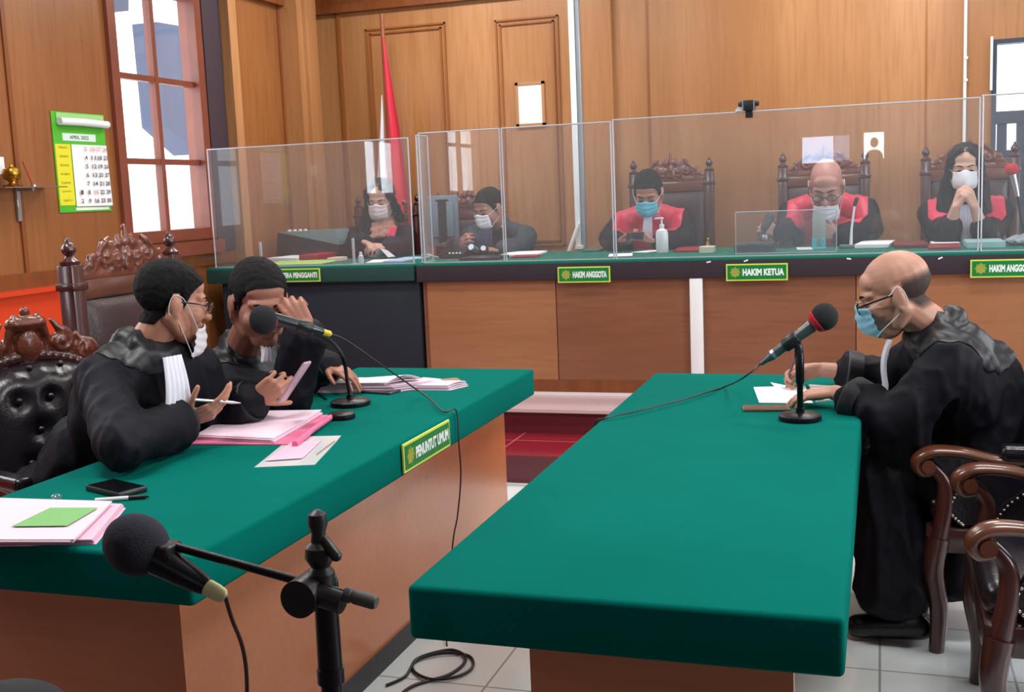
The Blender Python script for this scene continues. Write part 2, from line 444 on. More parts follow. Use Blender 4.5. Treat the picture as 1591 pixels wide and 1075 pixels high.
# dado band in orange below the panelling
struct('baseboard_left', G().box((XL, YF, .0), (XL + .05, 6.0, 1.13)).box((XL, YF, 1.13), (XL + .09, 6.0, 1.155)), ORANGE, smooth=False)
g = G().box((XL, 4.0, 1.155), (XL + .02, 7.1, 1.24)); struct('trim_9', g, TRIMW, smooth=False)
# crown moulding
g = G().box((XL, YF, 3.07), (XL + .06, YB, 3.13)).box((XL, YF, 3.13), (XL + .03, YB, 3.2))
g.box((XL, YB - .06, 3.07), (XR, YB, 3.13)).box((XL, YB - .03, 3.13), (XR, YB, 3.2))
struct('trim_10', g, TRIMW, smooth=False)
# back wall mouldings: two long framed panels, pilaster and seams
def moulding(x0, x1, z0, z1, w=.022, d=.016):
    g = G()
    for a in (0, .035):
        g.box((x0 + a, YB - d, z0 + a), (x0 + a + w * .6, YB, z1 - a)); g.box((x1 - a - w * .6, YB - d, z0 + a), (x1 - a, YB, z1 - a))
        g.box((x0 + a, YB - d, z1 - a - w * .6), (x1 - a, YB, z1 - a)); g.box((x0 + a, YB - d, z0 + a), (x1 - a, YB, z0 + a + w * .6))
    return g
MLD = wood_panel_mat('moulding_wood', srgb(160, 96, 46), srgb(140, 82, 38), srgb(128, 72, 32))
a = onY(568, 46, YB); b = onY(692, 40, YB)
struct('trim_11', moulding(a.x, b.x, .5, a.z), MLD, smooth=False)
a = onY(769, 32, YB); b = onY(867, 22, YB); c = onY(775, 384, YB)
struct('trim_12', moulding(a.x, b.x, c.z, a.z), MLD, smooth=False)
x0 = onY(907, 100, YB).x; x1 = onY(953, 100, YB).x
struct('trim_13', G().box((x0, YB - .05, .3), (x1, YB, 3.07)), WALLC, smooth=False)
g = G()
for px_ in (1007, 1437): x = onY(px_, 150, YB).x; g.box((x, YB - .006, .3), (x + .012, YB, 3.07))
x = onY(528, 100, YB).x; g.box((x, YB - .02, .3), (x + .03, YB, 3.07))
struct('trim_14', g, MLD, smooth=False)

# right window in the back wall
DK = mat('slate_frame', srgb(58, 66, 82), .5)
x0, x1, z0, z1 = W3
g = G(); g.box((x0, YB - .02, z0), (x0 + .03, YB + .1, z1)); g.box((x1 - .05, YB - .02, z0), (x1, YB + .1, z1))
g.box((x0 + .03, YB - .018, z1 - .03), (x1 - .05, YB + .098, z1)); g.box((x0 + .03, YB - .01, 1.90), (x1 - .05, YB + .06, 1.985))
for xx in (.762, .885, 1.02, 1.16): g.box((xx, YB + .0, z0 + .3), (xx + .06, YB + .06, 1.90))
g.box((x0 + .03, YB - .018, z0), (x1 - .05, YB + .098, z0 + .3)); g.box((x0 + .03, YB + .001, 1.60), (x1 - .05, YB + .059, 1.72))
o3 = struct('window_3', g, DK, smooth=False)
G().box((x0, YB + .05, z0), (x1, YB + .055, z1)).build('window_glass', GLASS, o3, smooth=False)
G().box((x0 - .014, YB - .035, z1 - .34), (x0 + .002, YB - .021, z1 + .02)).build('window_frame', WHITE, o3, smooth=False)

# outside: sunlit wall and shutter leaf seen through window_1
def P1(x, y, X=-5.95): return onX(x, y, X)
b0 = thing
q = [P1(243, 34), P1(292, 42), P1(306, 240), P1(258, 196)]
G().prism(q, (-.25, 0, 0)).build('shutter', OUTB, bpy.data.objects['outside_building'], smooth=False)
q = [P1(160, -25), P1(200, -22), P1(200, 17), P1(160, 20)]
G().prism(q, (-.25, 0, 0)).build('eave', OUTB, bpy.data.objects['outside_building'], smooth=False)
bo = bpy.data.objects['outside_building']
q = [P1(120, 260, -6.2), P1(330, 268, -6.2), P1(330, 480, -6.2), P1(120, 480, -6.2)]
G().prism(q, (-.3, 0, 0)).build('wall', OUTW, bo, smooth=False)

# ceiling lamps
LAMPW = mat('lamp_housing', srgb(235, 235, 230), .4)
for i, (lx, ly) in enumerate(LAMPS):
    t = thing('ceiling_lamp', ('white ceiling lamp above the ' + ['near end of the left table', 'near end of the right table', 'far end of the left table', 'far end of the right table', 'registrar desk', 'middle of the judges bench'][i]), 'lamp', (lx, ly, ZC), 'ceiling lamps')
    G().box((lx - .66, ly - .2, ZC - .11), (lx + .66, ly + .2, ZC)).build('housing', LAMPW, t, smooth=False)

# ------------------------------------------------------------------ tables
def signboard(words, p00, ex, ey, w, h, label, emb=True, vis=None):
    """nameplate: border, green field, emblem and white lettering. p00 = lower-left corner on the face"""
    ex = Vector(ex); ey = Vector(ey); ez = ex.cross(ey); p = Vector(p00)
    t = thing('nameplate', label, 'sign', p)
    B = Matrix((ex, ey, ez)).transposed().to_4x4(); B.translation = p
    G().box((0, 0, 0), (w, h, .006), B).build('border', SIGNB, t, smooth=False)
    G().box((.008, .008, .0055), (w - .008, h - .008, .0075), B).build('field', SIGNG, t, smooth=False)
    if emb:
        c = p + ex * (.052) + ey * (h * .5) + ez * .0075
        gg = G().cyl(c, c + ez * .001, .026, n=20)
        for k in range(8):
            a = 2 * PI * k / 8; gg.cap(c + (ex * math.cos(a) + ey * math.sin(a)) * .02, c + (ex * math.cos(a) + ey * math.sin(a)) * .031, .0045, .002, 6, 2)
        gg.build('emblem', GOLD, t)
    x0 = .095 if emb else .02
    words = words if isinstance(words, list) else [words]
    text('lettering', words[0], SIGNT, t, p + ex * x0 + ey * (h * .29) + ez * .0078, ex, ey, h * .42, w - x0 - .020, .055, .0006)
    return t

def felt_table(name, label, x0, x1, y0, y1, zt, val, inset, front):
    t = thing(name, label, 'table', ((x0 + x1) / 2, (y0 + y1) / 2, 0))
    G().rbox((x0, y0, zt - val), (x1, y1, zt), .012, 3).build('tabletop', FELT, t)
    ix0, ix1, iy0, iy1 = inset
    a0, a1, b0, b1 = x0 + ix0, x1 - ix1, y0 + iy0, y1 - iy1; zt_ = zt - val
    fx = a1 if front > 0 else a0 + .03                     # the long panel faces the middle of the room
    G().box((fx - .03, b0, .07), (fx, b1, zt_)).build('side_panel', LAM, t, smooth=False)
    ea, eb = (a0, a1 - .03) if front > 0 else (a0 + .03, a1)
    for e0 in (b0, b1 - .03): G().box((ea, e0, .07), (eb, e0 + .03, zt_)).build('end_panel', LAM, t, smooth=False)
    PL = mat('plinth_dark', srgb(48, 52, 58), .5)
    G().box((fx - .04, b0 + .01, 0), (fx + .012, b1 - .01, .07)).box((ea + .04, b0 - .0, 0), (eb - .01, b0 + .05, .07)).box((ea + .04, b1 - .05, 0), (eb - .01, b1, .07)).build('plinth', PL, t, smooth=False)
    return t
felt_table('prosecutor_table', 'long table with green felt top on the left under the pink files', -2.345, -1.475, 2.08, 4.74, .78, .118, (.1, .11, .10, .12), 1)
felt_table('counsel_table', 'long empty green felt table in the right foreground with one microphone', -.915, -.06, 2.01, 4.67, .78, .115, (.215, .1, .13, .12), -1)

# judges' bench
BX0, BX1, BY0, BY1, BZ = -2.815, 2.2, 6.6, 7.72, 1.14
t = thing('judges_bench', 'long raised judges bench with green top and wooden front panels', 'bench', (-.3, 7.0, .306))
FELTB = mat('bench_felt', srgb(30, 104, 88), .9, bump=.2, bscale=700, spec=.1)  # greyer than the table felt: the acrylic's reflection is put into the colour
G().rbox((BX0, BY0, BZ - .02), (BX1, BY1, BZ), .006, 2).build('benchtop', FELTB, t)
G().rbox((BX0, BY0 - .004, BZ - .115), (BX1, BY0 + .06, BZ - .012), .006, 2).build('valance', FELTD, t)
G().box((BX0 + .02, BY0 + .055, .38), (BX1, BY1 - .05, BZ - .02)).build('bench_body', LAMB, t, smooth=False)
g = G()
LP = wood_panel_mat('bench_panel_light', srgb(164, 112, 78), srgb(150, 100, 66), srgb(142, 92, 62), .35, False, .2)
xs = [BX0 + .05, onY(866, 500, 6.65).x, onY(1082, 500, 6.65).x, onY(1330, 500, 6.65).x, 1.0, 2.2]
for i in range(5):
    G().box((xs[i] + .003, BY0 + .04, .40), (xs[i + 1] - .003, BY0 + .056, BZ - .112)).build('front_panel', LP if i in (0, 3) else LAMB, t, smooth=False)
G().box((BX0 + .02, BY0 + .03, .326), (BX1, BY0 + .06, .40)).build('kickboard', TRIMW, t, smooth=False)
G().box((BX0 + .02, BY0 + .032, .306), (BX1, BY1 - .06, .326)).build('base_strip', mat('strip_white', srgb(225, 218, 218), .4), t, smooth=False)
x = onY(1072, 500, 6.6).x; x2 = onY(1092, 500, 6.6).x
tag(G().rbox((x, BY0 + .002, .328), (x2, BY0 + .029, BZ - .117), .005, 2).build('cable_trunking', WHITE, None, org=(x, BY0, .31)), 'white vertical plastic cable cover on the front of the bench', 'cable cover')

# registrar's desk, dark cloth
t = thing('registrar_desk', 'dark cloth covered desk with green top beside the left end of the bench', 'desk', (-3.6, 7.0, .306))
DX0, DX1 = -4.36, -2.83
G().rbox((DX0, BY0, BZ - .02), (DX1, BY1, BZ), .006, 2).build('desktop', FELTB, t)
G().rbox((DX0, BY0 - .004, BZ - .105), (DX1, BY0 + .05, BZ - .012), .006, 2).build('valance', mat('deep_green_cloth', srgb(16, 62, 58), .8, bump=.15, bscale=600), t)
G().rbox((DX0 + .09, BY0 + .04, .306), (DX1 + .012, BY1 - .05, BZ - .09), .006, 2).build('desk_body', FELTN, t)

# nameplates
EX, EZ = (1, 0, 0), (0, 0, 1)
yy = BY0 - .012
signboard('HAKIM ANGGOTA', (-1.874, yy, 1.010), EX, EZ, .327, .096, 'green nameplate reading HAKIM ANGGOTA, leftmost of the three on the judges bench')
signboard('HAKIM KETUA', (-.857, yy, 1.006), EX, EZ, .35, .098, 'green nameplate reading HAKIM KETUA on the bench front')
signboard('HAKIM ANGGOTA', (.462, yy, 1.004), EX, EZ, .335, .098, 'green nameplate reading HAKIM ANGGOTA cut by the right edge of the photo')
signboard('PANITERA PENGGANTI', (-3.86, yy, 1.042), EX, EZ, .37, .088, 'green nameplate reading PANITERA PENGGANTI on the dark registrar desk', emb=False)
signboard('PENUNTUT UMUM', (-1.469, 3.249, .677), (0, 1, 0), EZ, .41, .095, 'green nameplate reading PENUNTUT UMUM on the side of the left table')
# bits of white tape on the valance
for i, (px_, py_) in enumerate(((1101, 407), (1159, 405), (1319, 402), (1461, 401))):
    c = onY(px_, py_, BY0 - .006); a = rnd.uniform(-.5, .5)
    M = Matrix.Translation(c) @ Matrix.Rotation(a, 4, 'Y')
    tag(G().box((-.012, -.002, -.004), (.012, .001, .004), M).build('tape_scrap', WHITE, None, org=c, smooth=False),
        ['tiny white tape scrap on the bench cloth right of the white cable cover', 'tiny white tape scrap just above the HAKIM KETUA nameplate',
         'tiny white tape scrap on the bench cloth above the bald bent man, left of two', 'tiny white tape scrap on the bench cloth right of the bald man\'s head'][i], 'tape')
# acrylic screens
def screen(label, a, b, z0, z1, th=.006, edges=(1, 1, 1), ew=.008, foot=False):
    a = Vector((a[0], a[1], 0)); b = Vector((b[0], b[1], 0)); e = (b - a).normalized(); L = (b - a).length; n = Vector((-e.y, e.x, 0))
    B = Matrix((e, n, Vector((0, 0, 1)))).transposed().to_4x4(); B.translation = a
    t = thing('acrylic_screen', label, 'screen', (a.x, a.y, z0))
    G().box((0, -th / 2, z0), (L, th / 2, z1), B).build('pane', ACRY, t, smooth=False)
    g = G()
    if edges[0]: g.rbox((-.001, -ew * .6, z0), (ew, ew * .6, z1), .003, 1, B)
    if edges[1]: g.rbox((L - ew, -ew * .6, z0), (L + .001, ew * .6, z1), .003, 1, B)
    if edges[2]: g.rbox((0, -ew * .6, z1 - ew * .7), (L, ew * .6, z1 + .003), .003, 1, B)
    g.box((0, -.015, z0), (L, .015, z0 + .004), B)
    g.build('edge_strip', EDGE, t, smooth=False)
    return t
SCR = bpy.data.objects
screen('clear acrylic screen standing in front of the long-haired registrar', (-4.335, 6.68), (-2.865, 6.70), BZ, 1.94)
screen('clear acrylic screen at the left end of the bench before the dark computer monitor', (-2.80, 6.71), (-2.252, 6.71), BZ, 1.965)
screen('clear acrylic screen between the man in a dark suit and the first red judge', (-2.245, 6.71), (-1.545, 6.71), BZ, 1.965)
screen('longest clear acrylic screen, before the middle bald judge', (-1.538, 6.71), (.512, 6.71), BZ, 1.975)
screen('clear acrylic screen at the right edge before the white-masked judge', (.52, 6.71), (1.9, 6.71), BZ, 1.985)
screen('short clear acrylic side pane standing behind the left end of the bench screens', (-2.83, 6.74), (-2.815, 6.90), BZ, 1.955)
a = onY(1142, 330, 6.95); b = onY(1300, 326, 6.95)
screen('low small acrylic guard on the bench behind the black box', (a.x, 6.95), (b.x, 6.95), BZ, a.z, .004, (1, 1, 1), .004)
for i, (px_, py_) in enumerate(((404, 376), (548, 370))):
    c = onY(px_, py_, 6.75)
    t = thing('acrylic_post', ['slim clear acrylic upright on the registrar desk left of the red folders', 'slim clear acrylic upright on the registrar desk before the long-haired woman'][i], 'post', (c.x, 6.75, BZ))
    G().rbox((c.x - .009, 6.745, BZ), (c.x + .009, 6.757, c.z), .003, 1).build('upright', EDGE, t)
    G().rbox((c.x - .03, 6.73, BZ), (c.x + .03, 6.77, BZ + .005), .002, 1).build('foot', EDGE, t)
# ------------------------------------------------------------------ people
SKIN = {}
def skin(name, c):
    if name not in SKIN: SKIN[name] = mat('skin_' + name, c, .48, sss=.12, bump=.06, bscale=250, var=.12, vscale=14, spec=.4)
    return SKIN[name]
ROBE = mat('black_robe', srgb(10, 10, 22), .7, bump=.35, bscale=22, spec=.22)
SATIN = mat('black_satin', srgb(12, 15, 24), .46, bump=.3, bscale=18, spec=.5)
SUIT = mat('dark_suit', srgb(36, 46, 54), .7, bump=.1, bscale=300)
RED = mat('red_satin', srgb(206, 22, 66), .5, bump=.25, bscale=16, sheen=.2)
BAND = mat('white_band', srgb(225, 225, 238), .6, bump=.4, bscale=30, bstretch=(1, 1, .1))
HAIR = mat('black_hair', srgb(9, 8, 10), .5, bump=.6, bscale=160, bstretch=(1, 1, .15), spec=.3)
HAIRG = mat('short_dark_hair', srgb(10, 9, 11), .7, bump=.7, bscale=220, spec=.2)
STUB = mat('stubble_hair', srgb(50, 38, 36), .7, bump=.3, bscale=400)
def _fade(M):
    nt = M.node_tree; p = nt.nodes['Principled BSDF']; a = nt.nodes.new('ShaderNodeAttribute'); a.attribute_name = 'stubble_amount'
    n = nt.nodes.new('ShaderNodeTexNoise'); n.inputs['Scale'].default_value = 260
    m = nt.nodes.new('ShaderNodeMath'); m.operation = 'MULTIPLY_ADD'; m.inputs[1].default_value = .5; nt.links.new(n.outputs['Fac'], m.inputs[0]); nt.links.new(a.outputs['Fac'], m.inputs[2])
    q = nt.nodes.new('ShaderNodeMath'); q.operation = 'MULTIPLY_ADD'; q.inputs[1].default_value = 1.0; q.inputs[2].default_value = -.30; q.use_clamp = True
    nt.links.new(m.outputs[0], q.inputs[0]); nt.links.new(q.outputs[0], p.inputs['Alpha'])
_fade(STUB)
def density(o, H, gfun, w=.03, org=None):
    """how thick the stubble grows: thin near the hairline, full inside"""
    at = o.data.attributes.new('stubble_amount', 'FLOAT', 'POINT')
    for i, v in enumerate(o.data.vertices): at.data[i].value = max(0, min(1, gfun(v.co + ORG[o.name]) / w)) * .85
MASKB = mat('mask_blue', srgb(96, 190, 214), .6, bump=.1, bscale=200)
MASKL = mat('mask_light_blue', srgb(140, 196, 222), .6, bump=.1, bscale=200)
MASKW = mat('mask_white', srgb(228, 226, 232), .6, bump=.1, bscale=200)
LOOP = mat('mask_loop', srgb(225, 225, 228), .6)
DARKEYE = mat('eye_dark', srgb(24, 16, 14), .3)
SCARF = mat('peach_scarf', srgb(238, 172, 146), .75, bump=.5, bscale=40)
FRAMEB = mat('glasses_black', srgb(16, 14, 16), .25)

def basis(f, up=(0, 0, 1)):
    f = Vector(f).normalized(); up = Vector(up); r = f.cross(up).normalized(); u = r.cross(f)
    return Matrix((r, f, u)).transposed()        # columns: right, forward, up

class Head:
    def __init__(s, c, f, scale=1.15, up=(0, 0, 1)):
        s.c = Vector(c); s.B = basis(f, up); s.s = scale
    def P(s, x, y, z): return s.c + s.B @ Vector((x, y, z)) * s.s
    def L(s, p): return s.B.transposed() @ (p - s.c) / s.s

def add_head(g, H, neck):
    k = H.s
    def E(c, r): g.ell(H.P(*c), [v * k for v in r], H.B, 20, 14)
    E((0, -.018, .045), (.075, .097, .083)); E((0, .022, -.018), (.066, .073, .085)); E((0, .004, -.04), (.062, .07, .06))
    E((0, .05, -.083), (.040, .042, .034)); E((0, .068, .03), (.056, .028, .02)); E((0, .055, .06), (.055, .03, .035))
    for sx in (-1, 1):
        E((sx * .036, .058, -.022), (.028, .032, .03)); E((sx * .031, .075, .010), (.017, .015, .010))
        E((sx * .013, .098, -.026), (.010, .012, .008))
        E((sx * .078, -.006, -.004), (.010, .021, .033)); E((sx * .083, -.014, .004), (.007, .010, .027)); E((sx * .079, -.002, -.03), (.008, .01, .012))
        g.cap(H.P(sx * .045, .02, -.075), H.P(sx * .058, -.01, -.04), .02 * k, .024 * k)
    g.chain([H.P(0, .088, .018), H.P(0, .103, -.008), H.P(0, .113, -.026)], [.009 * k, .011 * k, .013 * k])
    E((0, .090, -.052), (.025, .011, .006)); E((0, .089, -.062), (.021, .011, .007))
    g.cap(H.P(0, -.02, -.05), neck, .056 * k, .06 * k, 16)

def rot(v, ax, a): return Matrix.Rotation(a, 3, ax) @ v
FL = [(.043, .027, .021), (.048, .030, .022), (.044, .028, .021), (.034, .021, .018)]
def add_hand(g, w, d, n, right=True, curls=(.3, .3, .3, .35), k=1.12, spread=.06, thumb=(.6, .3, .3), tcurl=.3, fat=1.0):
    """w wrist, d towards the fingers, n out of the palm. curls = bend per joint of index..little; thumb = mix of (sideways, forwards, palm-wards)"""
    w = Vector(w); d = Vector(d).normalized(); n = Vector(n); n = (n - d * n.dot(d)).normalized()
    t = d.cross(n) if right else n.cross(d)
    ax = d.cross(n).normalized()               # turning d about ax by + goes towards n
    tips = []
    r = .0086 * k * fat
    for i in range(4):
        o = (.031 - .0205 * i); kn = w + d * (.088 - .004 * abs(i - 1) - (.006 if i == 3 else 0)) * k + t * o * k
        g.cap(w + d * .012 * k + t * o * .62 * k, kn, .0135 * k, .0115 * k, 10)
        c = curls[i] if isinstance(curls, (tuple, list)) else curls
        a = c * .8; p = kn; dd = (d + t * spread * (1.5 - i)).normalized(); rr = r * (1.05, 1.08, 1.02, .9)[i]
        for j, L in enumerate(FL[i]):
            v = rot(dd, ax, a); q = p + v * L * k; g.cap(p, q, rr, rr * .9, 10); p = q; rr *= .9; a += c * (1.15 if j == 0 else .8)
        tips.append(p)
    g.ell(w + d * .05 * k + n * .003 * k, (.038 * k, .045 * k, .015 * k), Matrix((t, d, t.cross(d))).transposed())
    td = (t * thumb[0] + d * thumb[1] + n * thumb[2]).normalized(); p = w + d * .022 * k + t * .022 * k; rr = .0125 * k
    bend = (d * .8 + n * .4 - t * .3).normalized()
    for j, L in enumerate((.040, .032, .026)):
        q = p + td * L * k; g.cap(p, q, rr, rr * .86, 10); p = q; rr *= .86; td = (td + bend * tcurl).normalized()
    tips.append(p)
    g.cap(w + d * .02 * k + t * .02 * k, w + d * .07 * k + t * .025 * k, .014 * k, .010 * k)
    return tips

def short_hair_g(H, side=0):
    pts = [(-.2, -.07), (-.055, -.068), (-.032, -.035), (-.02, .034), (.004, .036), (.012, -.006), (.022, -.004), (.036, .036), (.056, .062), (.075, .078), (.2, .09)]
    def g(p):
        x, y, z = H.L(p)
        zl = pts[-1][1]
        for (a, b), (c, d) in zip(pts, pts[1:]):
            if a <= y <= c: zl = b + (d - b) * (y - a) / (c - a); break
        v = z - zl
        if abs(x) > .0755 and abs(y + .006) < .03 and -.045 < z < .04: v = min(v, -.01)
        if Vector((x, y, z)).length > .2: v = -1
        return v * H.s
    return g
def band_hair_g(H, top=.05):
    base = short_hair_g(H)
    def g(p):
        x, y, z = H.L(p)
        zt = top - .10 * max(0, y + .01) / .06
        return min(base(p), (zt - z) * H.s, (.025 - y) * H.s)
    return g

def add_mask(H, M, parent, kind='surgical', loops=True, dy=0, dz=0):
    def fn(u, v):
        a = (u - .5) * 2; b = v
        ang = a * 1.12
        rx = .071 * (1 - .10 * abs(2 * b - 1)); ry = .058
        x = rx * math.sin(ang); y = .058 + dy + ry * math.cos(ang) + .016 * math.exp(-(a * 3) ** 2) * math.sin(b * PI)
        z = .004 + dz - .098 * b
        z += .012 * math.exp(-(a * 3.2) ** 2) * (1 - b) + (-.010 * math.exp(-(a * 2) ** 2)) * b + .014 * abs(a) ** 2 * (b - .4)
        y -= .030 * max(0, b - .72) / .28 * math.exp(-(a * 1.4) ** 2)
        if kind == 'surgical': y += .0022 * math.sin(b * PI * 8)
        else: y += .010 * math.exp(-(a * 2.2) ** 2) * math.sin(b * PI)
        return H.P(x, y, z)
    o = G().sheet(fn, 22, 18, .0018 * H.s).build('face_mask', M, parent, angle=70)
    if loops:
        for sx in (-1, 1):
            g = G(); e0 = H.P(sx * .083, -.026, .012); e1 = H.P(sx * .080, -.024, -.028)
            g.tube(spline([fn(.5 + sx * .49, .04), H.P(sx * .082, .02, .012), H.P(sx * .085, -.012, .03), e0, e1, H.P(sx * .075, .005, -.045), fn(.5 + sx * .49, .94)], 5), .0012 * H.s, 6); g.build('ear_loop', LOOP, o)
    return o
def add_glasses(H, parent, y=.104, z=.008, M=None, half=False):
    g = G(); k = H.s; l = G()
    for sx in (-1, 1):
        pts = [H.P(sx * .033 + .024 * math.cos(t), y - .006 * abs(math.cos(t)) * 0, z + .017 * math.sin(t)) for t in [2 * PI * i / 20 for i in range(20)]]
        g.tube(pts, .0021 * k, 6, closed=True)
        g.tube([H.P(sx * .057, y - .002, z + .006), H.P(sx * .076, y - .02, z + .008), H.P(sx * .082, .03, z + .008), H.P(sx * .083, -.02, z + .006)], .0026 * k, 6)
        l.prism([p + H.B @ Vector((0, .0004, 0)) for p in pts], H.B @ Vector((0, -.001, 0)))
    g.tube([H.P(-.009, y, z + .004), H.P(0, y + .004, z + .007), H.P(.009, y, z + .004)], .002 * k, 6)
    o = g.build('glasses', M or FRAMEB, parent); l.build('lens', LENS, o, smooth=False)
def add_eyes(H, parent, brow=True, open_=.0026):
    g = G()
    for sx in (-1, 1): G().ell(H.P(sx * .031, .0905, .0075), (.0125 * H.s, .0035 * H.s, open_ * H.s), H.B).build('eye', DARKEYE, parent)
    if brow:
        for sx in (-1, 1): G().chain([H.P(sx * .014, .0945, .029), H.P(sx * .032, .0915, .035), H.P(sx * .05, .076, .030)], [.0032 * H.s, .0034 * H.s, .002 * H.s], 6).build('eyebrow', HAIRG, parent)

def fold_noise(me, amp, sc=(9, 9, 2.6), seed=0):
    import mathutils
    me.update()
    no = [v.normal.copy() for v in me.vertices]
    for v, n in zip(me.vertices, no):
        p = v.co; q = Vector((p.x * sc[0] + seed, p.y * sc[1], p.z * sc[2]))
        a = noise.noise(q); b = noise.noise(q * 2.1 + Vector((7, 3, 1))); c = noise.noise(q * .8 + Vector((1, 9, 4)))
        v.co = p + n * amp * (1.9 * max(0, 1 - 3.2 * abs(a)) ** 2 + 1.1 * max(0, 1 - 3.5 * abs(b)) ** 2 + .8 * c - .6)
    me.update()

def trunk(g, N, C, P, SL, SR, k, wide=1.0, front=1.0):
    """torso mass under cloth: N neck base, C chest centre, P pelvis, SL / SR shoulders"""
    N, C, P, SL, SR = map(Vector, (N, C, P, SL, SR))
    ax = (SR - SL).normalized(); fw = Vector((0, 0, 1)).cross(ax).normalized() if abs(ax.z) < .9 else Vector((0, 1, 0))
    up = (N - P).normalized(); fwd = up.cross(ax).normalized() * -1
    B = Matrix((ax, ax.cross(up) * -1, up)).transposed()
    g.ell(C, (.185 * k * wide, .115 * k * front, .20 * k), B, 20, 14)
    g.ell((C + P) / 2, (.165 * k * wide, .12 * k * front, .22 * k), B, 20, 14)
    g.ell(P, (.185 * k * wide, .135 * k * front, .15 * k), B, 20, 14)
    for S in (SL, SR):
        g.cap(N + (S - N) * .12 + up * .0 * k, S, .058 * k, .066 * k, 14)
        g.cap(S, C + (S - C) * .45 - up * .10 * k, .07 * k, .10 * k, 14)
    g.cap(N - up * .01 * k, C, .07 * k, .11 * k, 14)

def sleeve(g, S, E_, Wr, k, r=(.075, .070, .062, .075), upto=.88):
    S, E_, Wr = map(Vector, (S, E_, Wr)); c = E_ + (Wr - E_) * upto
    g.cap(S, E_, r[0] * k, r[1] * k, 14); g.cap(E_, c, r[2] * k, r[3] * k, 14)
def arm(g, S, E_, Wr, k):
    S, E_, Wr = map(Vector, (S, E_, Wr))
    g.cap(S, E_, .046 * k, .038 * k); g.cap(E_, E_ + (Wr - E_) * .35, .038 * k, .040 * k); g.cap(E_ + (Wr - E_) * .35, Wr, .040 * k, .025 * k)
def legs(g, P, K, A, k, ax, toe=(0, 0, 0)):
    for sgn, kk, aa in ((-1, K[0], A[0]), (1, K[1], A[1])):
        h = Vector(P) + Vector(ax) * sgn * .09 * k
        g.cap(h, kk, .085 * k, .058 * k); g.cap(kk, aa, .055 * k, .036 * k)

def person(label, H, N, C, P, SL, SR, EL, ER, WL, WR, hl, hr, sk, k=1.12, voxel=.0048, legspec=None, org=None, group=None):
    """hl / hr = keyword dicts for the left and right hand"""
    g = G(); add_head(g, H, Vector(N))
    trunk(g, N, C, P, SL, SR, k * .86)
    for S, E_, Wr, hd, rt in ((SL, EL, WL, hl, False), (SR, ER, WR, hr, True)):
        arm(g, S, E_, Wr, k)
        if hd: add_hand(g, Wr, right=rt, k=k, **hd)
    if legspec: legs(g, P, legspec[0], legspec[1], k, (Vector(SR) - Vector(SL)).normalized())
    me = remesh(g, voxel, 3, .5)
    org = Vector(org) if org is not None else Vector((P[0], P[1], 0))
    o = link('person', me, sk, None, org, True, 0)
    tag(o, label, 'person', group)
    return o
def world_mesh(o):
    """copy of the body mesh in world coordinates, for layers that follow it"""
    me = o.data.copy(); me.transform(Matrix.Translation(ORG[o.name])); me.update(); return me
def V(*a): return Vector(a)
def robe_mesh(N, C, P, SL, SR, EL, ER, WL, WR, k, skirt=None, voxel=.011, amp=.008, seed=0, upto=.88, wide=1.0, cuff=1.0, smooth=6, Hc=None):
    g = G(); trunk(g, N, C, P, SL, SR, k * 1.02, wide)
    for S, E_, Wr in ((SL, EL, WL), (SR, ER, WR)):
        sleeve(g, S, E_, Wr, k, (.078, .074, .066, .070 * cuff), upto)
    if Hc is not None:           # upright collar round the neck
        N_ = V(*N); w = (V(*Hc) - N_).normalized(); w = (w + V(0, 0, .6)).normalized(); u = w.orthogonal().normalized(); v_ = w.cross(u); c_ = N_ + w * .012
        g.tube([c_ + (u * math.cos(t) + v_ * math.sin(t)) * .072 * k for t in [2 * PI * i / 20 for i in range(20)]], .020 * k, 8, closed=True)
    if skirt:
        for a, b, ra, rb in skirt: g.cap(a, b, ra, rb, 16)
    me = remesh(g, voxel, smooth, .5); fold_noise(me, amp * .8, seed=seed)
    bm = bmesh.new(); bm.from_mesh(me); bmesh.ops.smooth_vert(bm, verts=bm.verts, factor=.5, use_axis_x=True, use_axis_y=True, use_axis_z=True); bmesh.ops.smooth_vert(bm, verts=bm.verts, factor=.5, use_axis_x=True, use_axis_y=True, use_axis_z=True); bm.to_mesh(me); bm.free(); me.update(); return me
def cuff(a, b, r, k, M, parent, at=.86):
    a = V(*a); b = V(*b); d = (b - a).normalized(); c = a + (b - a) * at
    G().lathe(c - d * .035 * k, [(r * .9 * k, 0), (r * 1.08 * k, .004), (r * 1.16 * k, .05 * k), (r * 1.1 * k, .055 * k), (r * .8 * k, .045 * k)], 20, d).build('cuff', M, parent)
def jabot(top, bot, side, out, w0, w1, M, parent, folds=4, name='neck_band'):
    top, bot, side, out = V(*top), V(*bot), V(*side).normalized(), V(*out).normalized()
    def fn(u, v):
        w = w0 + (w1 - w0) * v; a = (u - .5)
        return top + (bot - top) * v + side * a * w + out * (.004 * math.cos(a * 2 * PI * folds) + .012 * math.sin(PI * min(1, v * 1.1)))
    return G().sheet(fn, 24, 10, .003).build(name, M, parent, angle=80)

